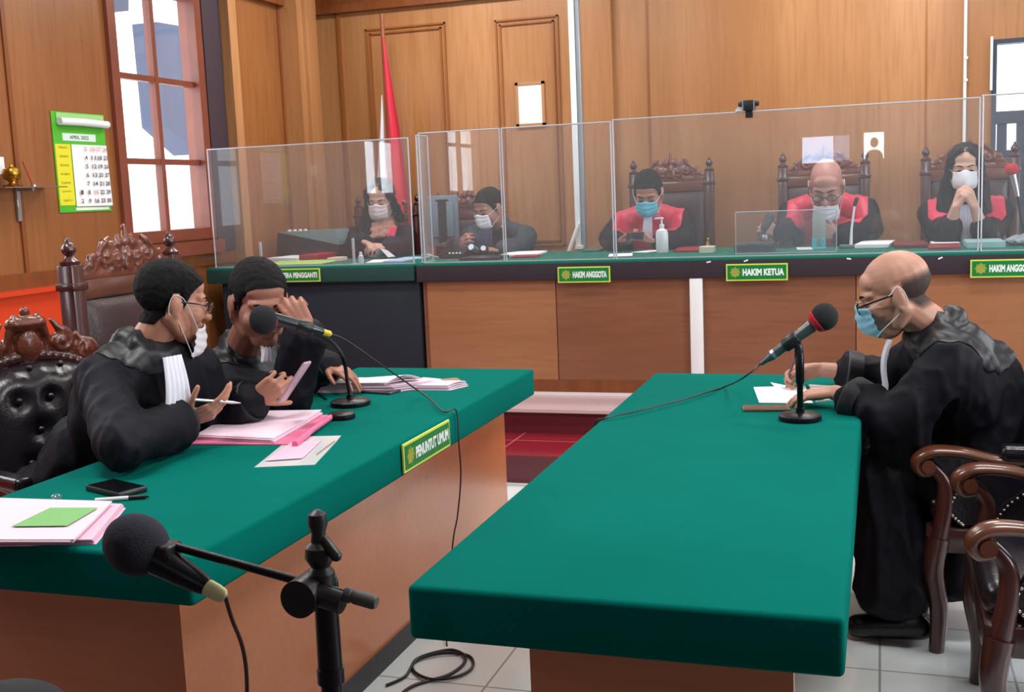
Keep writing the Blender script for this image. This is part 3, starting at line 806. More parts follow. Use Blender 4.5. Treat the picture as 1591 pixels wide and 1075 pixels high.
# ---- the bald man at the right table
k = 1.12
H = Head(onY(1391, 459, 4.05), (-.93, -.02, -.36), 1.16)
N = onY(1455, 512, 4.08); C = onY(1497, 600, 4.1); P = onY(1515, 735, 4.12)
SL = N + V(.03, -.21, -.10); SR = N + V(-.03, .21, -.10)
EL = onY(1392, 650, 3.83); WL = onZ(1297, 610, .835); ER = onY(1395, 590, 4.42); WR = onY(1277, 574, 4.38)
K0, K1 = V(.02, 3.93, .56), V(.02, 4.28, .56); A0, A1 = V(.10, 3.86, .12), V(.12, 4.3, .12)
M1 = person('bald bespectacled person in black robe writing at the right green table, light blue mask', H, N, C, P, SL, SR, EL, ER, WL, WR,
    dict(d=(-1, .1, -.12), n=(-.1, .1, -1), curls=(.35, .4, .45, .5), thumb=(.5, .8, .2)),
    dict(d=(-1, -.15, -.15), n=(-.25, -.75, -.6), curls=(.75, .85, .95, 1.0), thumb=(.5, .8, .5), tcurl=.3),
    skin('warm', srgb(186, 138, 118)), 1.12, .0048, ((K0, K1), (A0, A1)), org=(.35, 4.1, 0))
wm = world_mesh(M1)
hs = shell(wm, band_hair_g(H, .052), lambda g, p: .0012 + min(1, g / .03) * .003, 'hair', STUB, M1); density(hs, H, band_hair_g(H, .052))
add_mask(H, MASKL, M1); add_glasses(H, M1, y=.112, z=.004); add_eyes(H, M1)
P_ = V(*P)
sk_ = [(P_ + V(0, -.09, 0), K0, .14, .115), (P_ + V(0, .09, 0), K1, .14, .115), (K0, V(.05, 3.86, .19), .115, .12), (K1, V(.06, 4.22, .19), .115, .12),
       (V(*EL) + V(.03, .02, .0), V(*EL) + V(.04, .06, -.12), .085, .07), (V(*EL).lerp(WL, .4), V(*EL) + V(.0, .05, -.10), .06, .06), (V(*ER), V(*ER) + V(.05, -.05, -.1), .08, .07), (C + V(-.04, 0, -.05), P + V(-.14, 0, .05), .15, .15), (C + V(.05, 0, 0), P + V(.05, 0, 0), .16, .17),
       (K0 + V(.03, .17, 0), V(.06, 4.04, .19), .13, .13), (V(.32, 3.93, .5), V(.22, 3.93, .24), .13, .11), (V(.34, 4.25, .5), V(.26, 4.25, .24), .13, .11)]
rm = robe_mesh(N, C, P, SL, SR, EL, ER, WL, WR, k, sk_, amp=.013, seed=3, upto=.60, Hc=H.c)
R1 = link('robe', rm, ROBE, M1, None, True, 0)
rmw = rm.copy(); rmw.transform(Matrix.Translation(ORG[M1.name])); rmw.update()
nx = V(*N)
shell(rmw, lambda p: .20 - (p - (nx + V(.07, -.02, -.0))).length, lambda g, p: .004 + min(1, g / .02) * .004, 'collar_yoke', SATIN, R1)
cuff(EL, WL, .066, k, SATIN, R1, .62); cuff(ER, WR, .070, k, SATIN, R1, .62)
a = onY(1383, 528, 4.0); b = onY(1376, 604, 4.0)
jabot(a, b, (.25, -1, 0), (-1, 0, .1), .035, .05, BAND, M1)
for i, A in enumerate((A0, A1)):
    g = G(); a = V(*A)
    g.cap(a + V(.03, 0, -.06), a + V(-.17, -.01, -.075), .05, .042, 14); g.cap(a + V(.0, 0, -.02), a + V(0, 0, .05), .05, .05)
    me = remesh(g, .008, 5); [setattr(v, 'co', V(v.co.x, v.co.y, max(v.co.z, .002))) for v in me.vertices]
    link('shoe', me, mat('black_leather_shoe', srgb(14, 13, 16), .3), M1, None, True, 0)

# ---- the front prosecutor on the left, holding pen and phone
H = Head(onY(268, 472, 3.2), (.66, .72, -.22), 1.10)
N = onY(226, 540, 3.16); C = onY(212, 625, 3.12); P = V(-2.70, 3.1, .58)
tf = V(.93, -.36, 0).normalized(); tr = V(tf.y, -tf.x, 0)
SR = N + tr * .185 + V(0.02, 0, -.085); SL = N - tr * .20 + V(0, 0, -.095)
ER = onZ(190, 690, .87); WR = onY(286, 655, 3.08); EL = onY(335, 655, 3.42); WL = onY(394, 621, 3.42)
M2 = person('person in black robe looking away, mask under the chin, pen and phone in hands', H, N, C, P, SL, SR, EL, ER, WL, WR,
    dict(d=(.75, .3, .45), n=(.25, .75, .35), curls=(.75, .8, .85, .9), thumb=(.7, .6, .6), tcurl=.1),
    dict(d=(.85, .35, .30), n=(-.2, .45, .75), curls=(.30, .42, .5, .6), thumb=(.75, .65, .5), tcurl=.15),
    skin('tan', srgb(190, 134, 112)), 1.12, .0048, org=(-2.62, 3.1, 0))
wm = world_mesh(M2)
shell(wm, short_hair_g(H), lambda g, p: .0015 + min(1, g / .045) ** .7 * .008, 'hair', HAIRG, M2, .003)
add_glasses(H, M2, y=.108, z=.004); add_eyes(H, M2)
add_mask(H, MASKW, M2, dy=-.012, dz=-.062)
rm = robe_mesh(N, C, P, SL, SR, EL, ER, WL, WR, k, [(P, V(-2.3, 3.0, .55), .15, .12), (P, V(-2.35, 3.3, .55), .15, .12), (V(-2.3, 3.0, .55), V(-2.28, 3.0, .2), .12, .12), (V(-2.33, 3.3, .55), V(-2.3, 3.3, .2), .12, .12)], amp=.010, seed=11, upto=.80, Hc=H.c)
R2 = link('robe', rm, ROBE, M2, None, True, 0)
rmw = rm.copy(); rmw.transform(Matrix.Translation(ORG[M2.name])); rmw.update(); nx2 = V(*N)
shell(rmw, lambda p: .165 - (p - (nx2 + V(-.03, -.02, -.02))).length, lambda g, p: .004 + min(1, g / .02) * .004, 'collar_yoke', SATIN, R2)
cuff(ER, WR, .060, k, SATIN, R2); cuff(EL, WL, .060, k, SATIN, R2)
a = onY(268, 553, 3.06); b = onY(279, 655, 3.02)
jabot(a, b, (.25, 1, 0), tf, .075, .115, BAND, M2, 5)

# ---- the second prosecutor behind him, hand at his brow
H = Head(onY(403, 473, 3.70), (.66, -.62, -.28), 1.30)
N = onY(378, 545, 3.82); C = onY(378, 625, 3.86); P = V(-2.70, 3.9, .58)
tf = V(.86, -.42, 0).normalized(); tr = V(tf.y, -tf.x, 0)
SR = N + tr * .215 + V(0, 0, -.09); SL = N - tr * .215 + V(0, 0, -.09)
ER = onY(452, 614, 3.70); WR = onY(476, 508, 3.62); EL = onY(480, 586, 4.10); WL = onY(508, 568, 4.10)
M3 = person('person in black robe pinching the bridge of the nose behind the tilted microphone', H, N, C, P, SL, SR, EL, ER, WL, WR,
    dict(d=(.9, -.25, -.22), n=(-.1, 0, -1), curls=(.3, .3, .35, .4), thumb=(.6, .7, .2)),
    dict(d=(-.62, .15, .78), n=(-.35, .9, -.2), curls=(.6, .7, .8, .9), thumb=(.5, .9, .25), tcurl=.1, fat=1.15),
    skin('brown', srgb(160, 108, 90)), 1.15, .0048, org=(-2.62, 3.9, 0))
wm = world_mesh(M3)
shell(wm, short_hair_g(H), lambda g, p: .0015 + min(1, g / .045) ** .7 * .008, 'hair', HAIRG, M3, .003)
add_eyes(H, M3, open_=.0018)
rm = robe_mesh(N, C, P, SL, SR, EL, ER, WL, WR, k, [(P, V(-2.3, 3.85, .55), .15, .12), (P, V(-2.33, 4.1, .55), .15, .12)], amp=.010, seed=23, upto=.82, Hc=H.c)
R3 = link('robe', rm, ROBE, M3, None, True, 0)
rmw = rm.copy(); rmw.transform(Matrix.Translation(ORG[M3.name])); rmw.update(); nx3 = V(*N)
shell(rmw, lambda p: .165 - (p - (nx3 + V(-.03, -.02, -.02))).length, lambda g, p: .004 + min(1, g / .02) * .004, 'collar_yoke', SATIN, R3)
cuff(EL, WL, .060, k, SATIN, R3)
a = onY(408, 528, 3.66); b = onY(415, 562, 3.64)
jabot(a, b, (.5, .8, 0), tf, .035, .045, BAND, M3, 3)

# ---- people behind the bench
DB = .28            # the people sit this much deeper behind the wide bench top
def bench_person(label, Hc, f, s, N, SLr, ELp, ERp, WLp, WRp, hl, hr, sk, Pz=.85, robe=ROBE, seed=0, yt=7.62, voxel=.0065, kk=1.08, slope=.075, upto=.85):
    H = Head(onY(Hc[0], Hc[1], Hc[2] + DB), f, s * 1.04); kk *= 1.04; yt += DB
    N = onY(N[0], N[1], N[2] + DB); half = SLr * 1.04
    SL = N + V(half, .02, -slope); SR = N + V(-half, .02, -slope)
    C = N + V(0, .10, -.24); P = V(N.x, yt + .1, Pz)
    pt = lambda q: onY(q[0], q[1], q[2] + DB)
    o = person(label, H, N, C, P, SL, SR, pt(ELp), pt(ERp), pt(WLp), pt(WRp), hl, hr, sk, kk, voxel, org=(N.x, yt, .306))
    rm = robe_mesh(N, C, P, SL, SR, pt(ELp), pt(ERp), pt(WLp), pt(WRp), kk, None, .011, .006, seed, upto, Hc=H.c)
    R = link('robe' if robe is not SUIT else 'suit_jacket', rm, robe, o, None, True, 0)
    rmw = rm.copy(); rmw.transform(Matrix.Translation(ORG[o.name])); rmw.update()
    return o, H, N, R, rmw
def red_yoke(N, R, rmw, w0=.235, w1=.12, hgt=.34):
    def g(p):
        t = (N.z - p.z) / hgt; w = w0 + (w1 - w0) * max(0, min(1, (t - .28) / .3))
        return min(w - abs(p.x - N.x), (N.y + .10) - p.y, p.y - (N.y - .20), p.z - (N.z - hgt - .2))
    shell(rmw, g, lambda gg, p: .006 + min(1, gg / .02) * .006, 'red_front', RED, R, .002, 30)

o, H, N, R, rmw = bench_person('person in red and black robe with turquoise mask looking down at a phone', (1007, 301, 7.36), (.02, -.86, -.50), 1.15,
    (1010, 330, 7.52), .20, (1066, 372, 7.42), (948, 370, 7.42), (1022, 376, 7.28), (958, 377, 7.28),
    dict(d=(-.95, -.2, .1), n=(-.2, .2, .9), curls=(.5, .55, .6, .7), thumb=(.4, .8, .4)),
    dict(d=(.95, -.3, .05), n=(.2, .2, .9), curls=(.5, .55, .6, .7), thumb=(.4, .8, .4)), skin('tan2', srgb(176, 122, 104)), seed=31)
red_yoke(N, R, rmw)
wm = world_mesh(o); shell(wm, short_hair_g(H), lambda g, p: .0015 + min(1, g / .045) ** .7 * .008, 'hair', HAIRG, o, .002)
add_mask(H, MASKB, o); add_eyes(H, o, open_=.0015)
jabot(onY(1008, 330, 7.33 + DB), onY(1006, 374, 7.36 + DB), (1, 0, 0), (0, -1, 0), .055, .075, BAND, o, 4)
JP1 = o

o, H, N, R, rmw = bench_person('bald person in red and black robe, bowed head, mask pulled under the chin', (1284, 290, 7.30), (-.03, -.84, -.54), 1.27,
    (1286, 312, 7.5), .235, (1352, 356, 7.42), (1226, 352, 7.40), (1304, 368, 7.25), (1212, 362, 7.22),
    dict(d=(-.8, -.25, .4), n=(-.3, .8, .3), curls=(.7, .8, .9, 1.0), thumb=(.5, .8, .4)),
    dict(d=(-.75, -.25, .35), n=(-.2, .9, -.2), curls=(.8, .9, 1.0, 1.1), thumb=(.4, .8, .5)), skin('pinkish', srgb(192, 136, 122)), seed=37)
red_yoke(N, R, rmw, .255, .15)
wm = world_mesh(o); hs = shell(wm, band_hair_g(H, .02), lambda g, p: .0012 + min(1, g / .03) * .002, 'hair', STUB, o); density(hs, H, band_hair_g(H, .02))
add_mask(H, MASKW, o, dy=-.01, dz=-.055); add_glasses(H, o, y=.108, z=.004); add_eyes(H, o, open_=.0015)
jabot(onY(1282, 322, 7.28 + DB), onY(1284, 372, 7.30 + DB), (1, 0, 0), (0, -1, 0), .07, .09, BAND, o, 5)
# small white reflection sticker is only light, not built

o, H, N, R, rmw = bench_person('long-haired person in red and black robe with white mask and clasped hands', (1499, 262, 7.30), (-.04, -.95, -.20), 1.10,
    (1500, 312, 7.48), .20, (1532, 372, 7.22), (1472, 368, 7.22), (1514, 322, 7.12), (1485, 322, 7.12),
    dict(d=(-.35, -.15, .9), n=(-.7, .5, 0), curls=(.9, 1.0, 1.1, 1.1), thumb=(.1, 1, .2)),
    dict(d=(.35, -.1, .9), n=(.7, .5, 0), curls=(.9, 1.0, 1.1, 1.1), thumb=(.1, 1, .2)), skin('fair', srgb(214, 166, 146)), seed=41, upto=.34)
red_yoke(N, R, rmw, .225, .12)
add_mask(H, MASKW, o, 'duck'); add_eyes(H, o, open_=.0048)
jabot(onY(1499, 318, 7.36 + DB), onY(1502, 388, 7.3 + DB), (1, 0, 0), (0, -1, 0), .07, .13, BAND, o, 6)
def long_hair(H, N, parent, locks, cap=1.0):
    g = G(); s = H.s
    me_ = G()
    g.ell(H.P(0, -.030, .048), (.086 * s, .098 * s, .088 * s), H.B, 20, 14); g.ell(H.P(0, -.055, -.02), (.078 * s, .06 * s, .09 * s), H.B)
    for sx in (-1, 1):
        g.chain([H.P(sx * .030, .055, .112), H.P(sx * .068, .040, .07), H.P(sx * .082, .018, .01), H.P(sx * .088, .0, -.06)], [.018 * s, .022 * s, .020 * s, .026 * s])
    for L in locks: g.chain([H.P(*q[:3]) for q in L], [q[3] * s for q in L])
    me = remesh(g, .0065, 4); fold_noise(me, .004, (40, 40, 6), 5)
    link('hair', me, HAIR, parent, None, True, 0)
long_hair(H, N, o, [[(-.085, 0, -.05, .030), (-.10, -.01, -.14, .034), (-.11, .02, -.24, .030), (-.09, .05, -.33, .018)],
                    [(.085, 0, -.05, .030), (.10, -.01, -.14, .036), (.11, .01, -.24, .034), (.11, .05, -.36, .020)], [(0, -.06, -.05, .07), (0, -.09, -.2, .08)]])

o, H, N, R, rmw = bench_person('long-haired registrar in black robe with peach scarf and pale mask, handling papers', (592, 312, 7.32), (.10, -.93, -.30), 1.12,
    (588, 352, 7.5), .20, (628, 385, 7.35), (548, 385, 7.38), (604, 384, 7.12), (566, 376, 7.12),
    dict(d=(-.7, -.5, .1), n=(-.2, .3, -.9), curls=(.5, .6, .7, .7), thumb=(.4, .8, .3)),
    dict(d=(.7, -.4, -.2), n=(.2, -.3, -.9), curls=(.5, .6, .7, .7), thumb=(.4, .8, .3)), skin('fair2', srgb(206, 158, 138)), seed=47)
add_mask(H, mat('mask_rose', srgb(222, 200, 202), .6), o); add_eyes(H, o, open_=.002)
long_hair(H, N, o, [[(.085, 0, -.05, .034), (.115, .0, -.14, .048), (.145, .03, -.24, .055), (.155, .07, -.34, .05), (.13, .10, -.42, .03)],
                    [(.09, .02, -.1, .03), (.10, .07, -.22, .038), (.10, .12, -.34, .035)],
                    [(-.08, -.02, -.05, .028), (-.09, -.05, -.14, .03)], [(.02, -.06, -.05, .07), (.05, -.08, -.2, .085)]])
g = G(); c = N + V(.05, -.08, .045)
for r_, zz, rr in ((.085, .03, .026), (.098, -.01, .030), (.105, -.05, .026)):
    g.tube([c + V(r_ * math.cos(t), r_ * .9 * math.sin(t) - .02, zz - .055 * max(0, -math.sin(t)) ) for t in [2 * PI * i / 24 for i in range(24)]], rr, 10, closed=True)
me = remesh(g, .007, 3); fold_noise(me, .004, (30, 30, 30), 2); link('scarf', me, SCARF, o, None, True, 0)
g = G(); a = onY(612, 352, 7.22 + DB); b = onY(606, 384, 7.18 + DB)
jabot(a, b, (1, 0, 0), (0, -1, 0), .06, .065, RED, o, 2, 'red_lapel')

o, H, N, R, rmw = bench_person('short-haired person in dark suit and white mask bent over desk by the monitor', (760, 325, 7.30), (-.38, -.82, -.38), 1.08,
    (772, 352, 7.46), .20, (806, 384, 7.4), (738, 384, 7.4), (780, 389, 7.2), (716, 386, 7.15),
    dict(d=(-.8, -.4, .1), n=(-.1, .1, -.9), curls=(.4, .5, .6, .6), thumb=(.4, .8, .2)),
    dict(d=(.3, -.5, .3), n=(.6, .5, 0), curls=(.8, .9, .9, .9), thumb=(.3, .8, .2)), skin('tan3', srgb(172, 122, 108)), seed=53, robe=SUIT)
wm = world_mesh(o); shell(wm, short_hair_g(H), lambda g, p: .0015 + min(1, g / .045) ** .7 * .008, 'hair', HAIRG, o, .002)
add_mask(H, MASKW, o); add_eyes(H, o, open_=.002)
jabot(onY(757, 348, 7.25 + DB), onY(752, 386, 7.28 + DB), (1, .1, 0), (0, -1, 0), .09, .12, mat('batik_shirt', srgb(96, 104, 136), .7, var=.6, vscale=60), o, 2, 'shirt_front')
G().ell(onY(779, 352, 7.28 + DB), (.008, .004, .008)).build('lapel_pin', SILVER, o)
# ------------------------------------------------------------------ carved chairs
CARVE = mat('carved_mahogany', srgb(116, 58, 40), .26, coat=.5, bump=.25, bscale=120, var=.35, vscale=14)
MAHOG = mat('mahogany', srgb(70, 32, 30), .3, coat=.5, var=.25, vscale=10, stretch=(1, 1, .2))
OAKY = mat('brown_mahogany', srgb(104, 56, 36), .3, coat=.5, var=.3, vscale=10)  # lighter brown tone for armchair arms and back rails
LEATH = mat('brown_leather', srgb(60, 40, 42), .34, bump=.15, bscale=140, spec=.5)
LEATHB = mat('black_leather', srgb(26, 22, 30), .25, bump=.12, bscale=120, spec=.6)
NAIL = mat('brass_nail', srgb(200, 190, 180), .25, metal=.9)

def scroll(g, c, ex, ez, r0, turns, a0, sgn=1, th=.014, n=18, grow=.25):
    """a carved volute: tube spiralling inwards from radius r0"""
    pts = []; rr = []
    for i in range(n + 1):
        t = i / n; a = a0 + sgn * turns * 2 * PI * t; r = r0 * (1 - t) ** .8 + .002
        pts.append(c + ex * (r * math.cos(a)) + ez * (r * math.sin(a))); rr.append(th * (1 - .35 * t))
    for i in range(n): g.cap(pts[i], pts[i + 1], rr[i], rr[i + 1], 8, 2)
    g.ell(pts[-1], (th * 1.4,) * 3, None, 8, 6)
def leaf(g, a, b, w, th=.010):
    a = V(*a); b = V(*b); m_ = (a + b) / 2
    g.cap(a, m_, th * .9, w, 8, 2); g.cap(m_, b, w, th * .95, 8, 2)

def crest(w, h, z0, kind='straight'):
    """carved cresting in the local frame: x across, y depth, z up, centred at x=0"""
    g = G(); ex, ez = V(1, 0, 0), V(0, 0, 1); hw = w / 2
    if kind == 'straight':
        g.rbox((-hw, -.02, z0), (hw, .02, z0 + .035), .006)
        prof = lambda x: h * (.36 + .62 * math.exp(-(x / (hw * .62)) ** 4))
        n = 22
        for i in range(n + 1):
            x = -hw * .92 + 1.84 * hw * i / n; g.cap(V(x, 0, z0 + .02), V(x, 0, z0 + prof(x) * .80), .018, .017, 8, 2)
        for s in (-1, 1):
            scroll(g, V(s * hw * .74, -.012, z0 + h * .34), ex, ez, h * .20, 1.3, PI / 2, s, .011)
            scroll(g, V(s * hw * .42, -.016, z0 + h * .52), ex, ez, h * .24, 1.4, PI / 2, -s, .012)
            scroll(g, V(s * hw * .20, -.018, z0 + h * .42), ex, ez, h * .18, 1.2, -PI / 2, s, .011)
            leaf(g, (s * hw * .52, -.01, z0 + h * .70), (s * hw * .34, -.012, z0 + h * .93), .020)
            leaf(g, (s * hw * .88, -.01, z0 + h * .25), (s * hw * .60, -.012, z0 + h * .62), .014)
            leaf(g, (s * hw * .16, -.012, z0 + h * .6), (s * hw * .14, -.012, z0 + h * .96), .018)
            leaf(g, (s * hw * .10, -.014, z0 + h * .3), (s * hw * .34, -.014, z0 + h * .2), .012)
        leaf(g, (0, -.014, z0 + h * .55), (0, -.014, z0 + h * 1.12), .020)
        g.ell((0, -.026, z0 + h * .5), (.022, .016, .03)); g.ell((0, -.012, z0 + h * 1.14), (.012, .012, .018))
        for i in range(4): g.cap(V(-.02, -.03, z0 + h * (.2 + .07 * i)), V(.02, -.03, z0 + h * (.2 + .07 * i)), .005, .005, 6, 2)
    else:                      # domed shell crest with rounded outline
        for i in range(25):
            a = PI * i / 24; x = hw * math.cos(a); z = z0 - .07 + (h * .55 + .07) * math.sin(a)
            g.cap(V(x * .9, 0, z0 - .09 + .5 * (z - z0 + .09)), V(x, 0, z), .018, .017, 8, 2)
        for s in (-1, 1):
            scroll(g, V(s * hw * .78, -.014, z0 + h * .18), ex, ez, h * .22, 1.4, 0, s, .013)
            scroll(g, V(s * hw * .45, -.018, z0 + h * .42), ex, ez, h * .22, 1.4, PI / 2, -s, .013)
            leaf(g, (s * hw * .95, -.01, z0), (s * hw * .66, -.012, z0 + h * .52), .02)
            leaf(g, (s * hw * .62, -.01, z0 + h * .3), (s * hw * .34, -.012, z0 + h * .82), .02)
            leaf(g, (s * hw * .3, -.012, z0 + h * .4), (s * hw * .15, -.012, z0 + h * .96), .018)
        g.cap(V(-.05, -.01, z0 + h * .8), V(.05, -.01, z0 + h * .8), .03, .03, 8, 2); g.ell((0, -.02, z0 + h * .38), (.05, .02, .06))
        g.ell((0, -.012, z0 + h * 1.02), (.02, .014, .02))
    return remesh(g, .0062, 2, .5)

def pillow(g, x0, x1, z0, z1, y, d, nu=10, nv=12, flip=1):
    """softly domed upholstered panel facing -y"""
    def fn(u, v):
        e = (1 - abs(2 * u - 1) ** 4) * (1 - abs(2 * v - 1) ** 4)
        return (x0 + (x1 - x0) * u, y - d * e ** .5, z0 + (z1 - z0) * v)
    g.sheet(fn, nu * 2, nv * 2, 0)
    g.box((x0, y, z0), (x1, y + .03, z1)); return g

def courtroom_chair(label, w=.62, hz=1.48, seat=.46, group=None, crest_h=.175, leather=None):
    """tall carved back chair; local frame faces -y, origin on the floor below the seat"""
    t = thing('carved_chair', label, 'chair', (0, 0, 0), group); hw = w / 2; yb = .26
    top = hz - .13
    for s in (-1, 1):
        g = G(); x = s * (hw - .03)
        g.rbox((x - .032, yb - .035, 0), (x + .032, yb + .035, top - .02), .008)
        g.rbox((x - .040, yb - .042, top - .12), (x + .040, yb + .042, top - .09), .006)
        g.lathe((x, yb, top - .02), [(.034, 0), (.036, .012), (.018, .026), (.014, .034), (.024, .046), (.027, .060), (.020, .076), (.010, .086), (.010, .094), (.002, .104)], 16)
        g.build('back_post', MAHOG, t)
    cr = crest(w - .09, crest_h, top - .09); cr.transform(Matrix.Translation((0, yb, 0)))
    link('crest_carving', cr, CARVE, t, None, True, 0)
    G().rbox((-hw + .05, yb - .025, top - .16), (hw - .05, yb + .03, top - .085), .006).build('back_rail', OAKY, t); G().rbox((-hw + .05, yb - .02, seat + .06), (hw - .05, yb + .03, seat + .12), .006).build('back_rail', OAKY, t)
    pillow(G(), -hw + .062, hw - .062, seat + .12, top - .16, yb - .012, .035).build('back_cushion', leather or LEATH, t)
    G().rbox((-hw + .03, -.28, seat - .08), (hw - .03, yb, seat), .01).build('seat_frame', MAHOG, t)
    G().rbox((-hw + .05, -.27, seat - .01), (hw - .05, yb - .04, seat + .055), .03, 4).build('seat_cushion', leather or LEATH, t)
    for s in (-1, 1):
        x = s * (hw - .045)
        G().tube(spline([(x, -.25, seat - .04), (x + s * .012, -.27, seat - .16), (x, -.25, .12), (x, -.27, .0)], 5), [.036] * 6 + [.03] * 6 + [.026] * 4, 12).build('front_leg', MAHOG, t)
        G().tube(spline([(x, yb, seat + .26), (x, .02, seat + .27), (x, -.2, seat + .24), (x, -.27, seat + .20)], 5), .024, 10).tube(spline([(x, -.22, seat + .23), (x, -.19, seat + .12), (x, -.22, seat)], 5), .022, 10).build('armrest', MAHOG, t)
    return t

def scroll_armchair(label, w=.66, seat=.44, back=1.22, group=None, back_on=True, leather=None):
    """armchair with rolled wooden arm scrolls and studded leather side panels; faces -y"""
    t = thing('tufted_armchair', label, 'chair', (0, 0, 0), group); hw = w / 2; yb = .30; L = leather or LEATHB
    # back: domed tufted leather
    zt = back - .17; zb = seat + .08
    def fn(u, v):
        x = (-hw + .06) + (w - .12) * u; top = zt - .10 * abs(2 * u - 1) ** 2.4; z = zb + (top - zb) * v
        e = ((1 - abs(2 * u - 1) ** 4) * (1 - abs(2 * v - 1) ** 6)) ** .5; y = yb - .02 - .075 * e
        for bx_, bz in BTN: y += .024 * math.exp(-(((x - bx_) / .03) ** 2 + ((z - bz) / .03) ** 2))
        return (x, y + .10 * (v - .3), z)
    BTN = [(-.12 + .12 * i + (.06 if r % 2 else 0), seat + .24 + .11 * r) for r in range(4) for i in range(3 - (r % 2))]
    g = G().sheet(fn, 36, 40, .02); g.build('backrest', L, t, angle=80)
    for bx_, bz in BTN:
        v = (bz - zb) / (zt - zb); G().ell((bx_, yb - .085 + .10 * (v - .3), bz), (.013, .010, .013)).build('button', L, t)
    g = G()
    for i in range(32):
        a0 = PI * (i / 32) * 1.0; a1 = PI * ((i + 1) / 32)
        f_ = lambda a: V((hw - .02) * math.cos(a), yb + .10, zt - .20 + .22 * math.sin(a))
        g.cap(f_(a0), f_(a1), .028, .028, 10, 2)
    for s in (-1, 1): g.tube([V(s * (hw - .02), yb + .10, zt - .2), V(s * (hw - .03), yb + .02, seat), V(s * (hw - .04), yb + .06, 0)], [.028, .032, .028], 12)
    g.build('back_frame', MAHOG, t)
    cr = crest(w - .10, .20, zt - .02, 'dome'); cr.transform(Matrix.Translation((0, yb + .10, 0)))
    link('crest_carving', cr, CARVE, t, None, True, 0)
    g = G().rbox((-hw + .02, -.30, seat - .10), (hw - .02, yb + .03, seat - .01), .012)
    g.build('seat_frame', MAHOG, t)
    G().rbox((-hw + .07, -.30, seat - .02), (hw - .07, yb - .02, seat + .075), .045, 5).build('seat_cushion', L, t)
    az = seat + .225
    for s in (-1, 1):
        x = s * (hw - .035)
        # curved wooden arm with drooping front scroll
        P_ = spline([(x, yb + .04, az + .03), (x, .12, az + .005), (x, -.06, az - .012), (x, -.19, az + .012), (x, -.28, az + .012), (x, -.325, az - .02), (x, -.31, az - .055), (x, -.275, az - .05)], 6)
        n = len(P_); g = G()
        rs = []
        for i, p in enumerate(P_):
            tt = i / (n - 1); wd = .028 + .010 * math.exp(-((tt - .62) / .2) ** 2); th = .017 + .006 * math.exp(-((tt - .7) / .2) ** 2)
            tan = (P_[min(i + 1, n - 1)] - P_[max(i - 1, 0)]).normalized(); side = V(1, 0, 0); nn = tan.cross(side).normalized()
            rs.append([p + side * wd * math.cos(2 * PI * q / 14) + nn * th * math.sin(2 * PI * q / 14) for q in range(14)])
        g.rings(rs); g.cyl((x - .040, -.292, az - .034), (x + .040, -.292, az - .032), .021)
        arm_ = g.build('arm_scroll', OAKY, t)
        G().rbox((x - .034, -.08, az - .01), (x + .034, yb - .04, az + .042), .02, 4).build('arm_pad', L, arm_)
        # S-curved post under the scroll
        G().tube(spline([(x, -.286, az - .034), (x, -.245, az - .09), (x, -.242, seat + .05), (x, -.262, seat - .07)], 8), [.020 + .012 * (i / 24) for i in range(25)], 14).build('arm_post', MAHOG, t)
        # studded leather side panel between seat and arm
        pts = [(x - .012, yb - .02, seat + .0), (x - .012, -.20, seat), (x - .012, -.24, seat + .05), (x - .012, -.20, seat + .13), (x - .012, -.12, az - .03), (x - .012, yb - .02, az - .01)]
        G().prism(pts, (.024, 0, 0)).build('side_panel', L, t, smooth=False)
        g = G()
        Q = spline([pts[1], pts[2], pts[3], pts[4]], 6)
        for q in Q: 
            for dx in (-.002, .026): g.ell((q.x + dx, q.y + .014, q.z), (.004, .005, .005), None, 8, 6)
        st = g.build('nail_trim', NAIL, t)
        G().tube(spline([(x, -.26, seat - .05), (x + s * .008, -.275, seat - .16), (x, -.255, .14), (x, -.262, .0)], 8), [.040 - .016 * (i / 24) for i in range(25)], 14).build('front_leg', MAHOG, t)
    return t

def place(t, x, y, z, ang, label=None, group=None):
    t.location = (x, y, z); t.rotation_euler = (0, 0, ang)
    if label: t['label'] = label
    if group: t['group'] = group
    return t
# chairs behind the judges' bench (face the room, -y)
jc = courtroom_chair('tall carved leather chair behind the red judge with turquoise mask', .62, 1.51)
place(jc, -1.470, 8.04, .306, 0)
place(copy_tree(jc), -0.388, 8.04, .306, 0, 'tall carved leather chair behind the bald judge with bowed head')
jc3 = place(copy_tree(jc), 0.569, 8.04, .306, 0, 'tall carved leather chair behind the judge with clasped hands')
place(copy_tree(jc), -3.053, 8.04, .18, 0, 'low carved chair top showing left of the dark monitor on the bench')
place(copy_tree(jc), -3.747, 8.04, .08, 0, 'carved chair top behind the long-haired registrar')
for c in (bpy.data.objects['carved_chair.003'], bpy.data.objects['carved_chair.004']): c.scale = (.92, .92, .88); c.location.z = .306
ca = place(copy_tree(jc), -2.69, 3.88, 0, PI / 2, 'tall carved chair with brown leather back below the wall calendar'); ca.scale = (1.15, 1, 1.0)
# armchairs with scrolled arms
tc = scroll_armchair('black tufted leather armchair with domed crest at the left edge', .68, .44, 1.19)
place(tc, -2.62, 3.2, 0, PI / 2 - .35)
c2 = place(copy_tree(tc), .44, 4.10, 0, -PI / 2, 'armchair with brown arm scroll under the bald man at the right table')
c3 = place(copy_tree(tc), .55, 3.27, 0, -PI / 2, 'dark leather armchair with studded side panels at the lower right corner')
# ------------------------------------------------------------------ things on and around the tables
def single(name, g, M, label, cat, org, group=None, smooth=True, angle=40):
    return tag(g.build(name, M, None, org=org, smooth=smooth, angle=angle), label, cat, group)
TL, TR, TB = .7805, .7805, 1.1405          # table tops and bench top

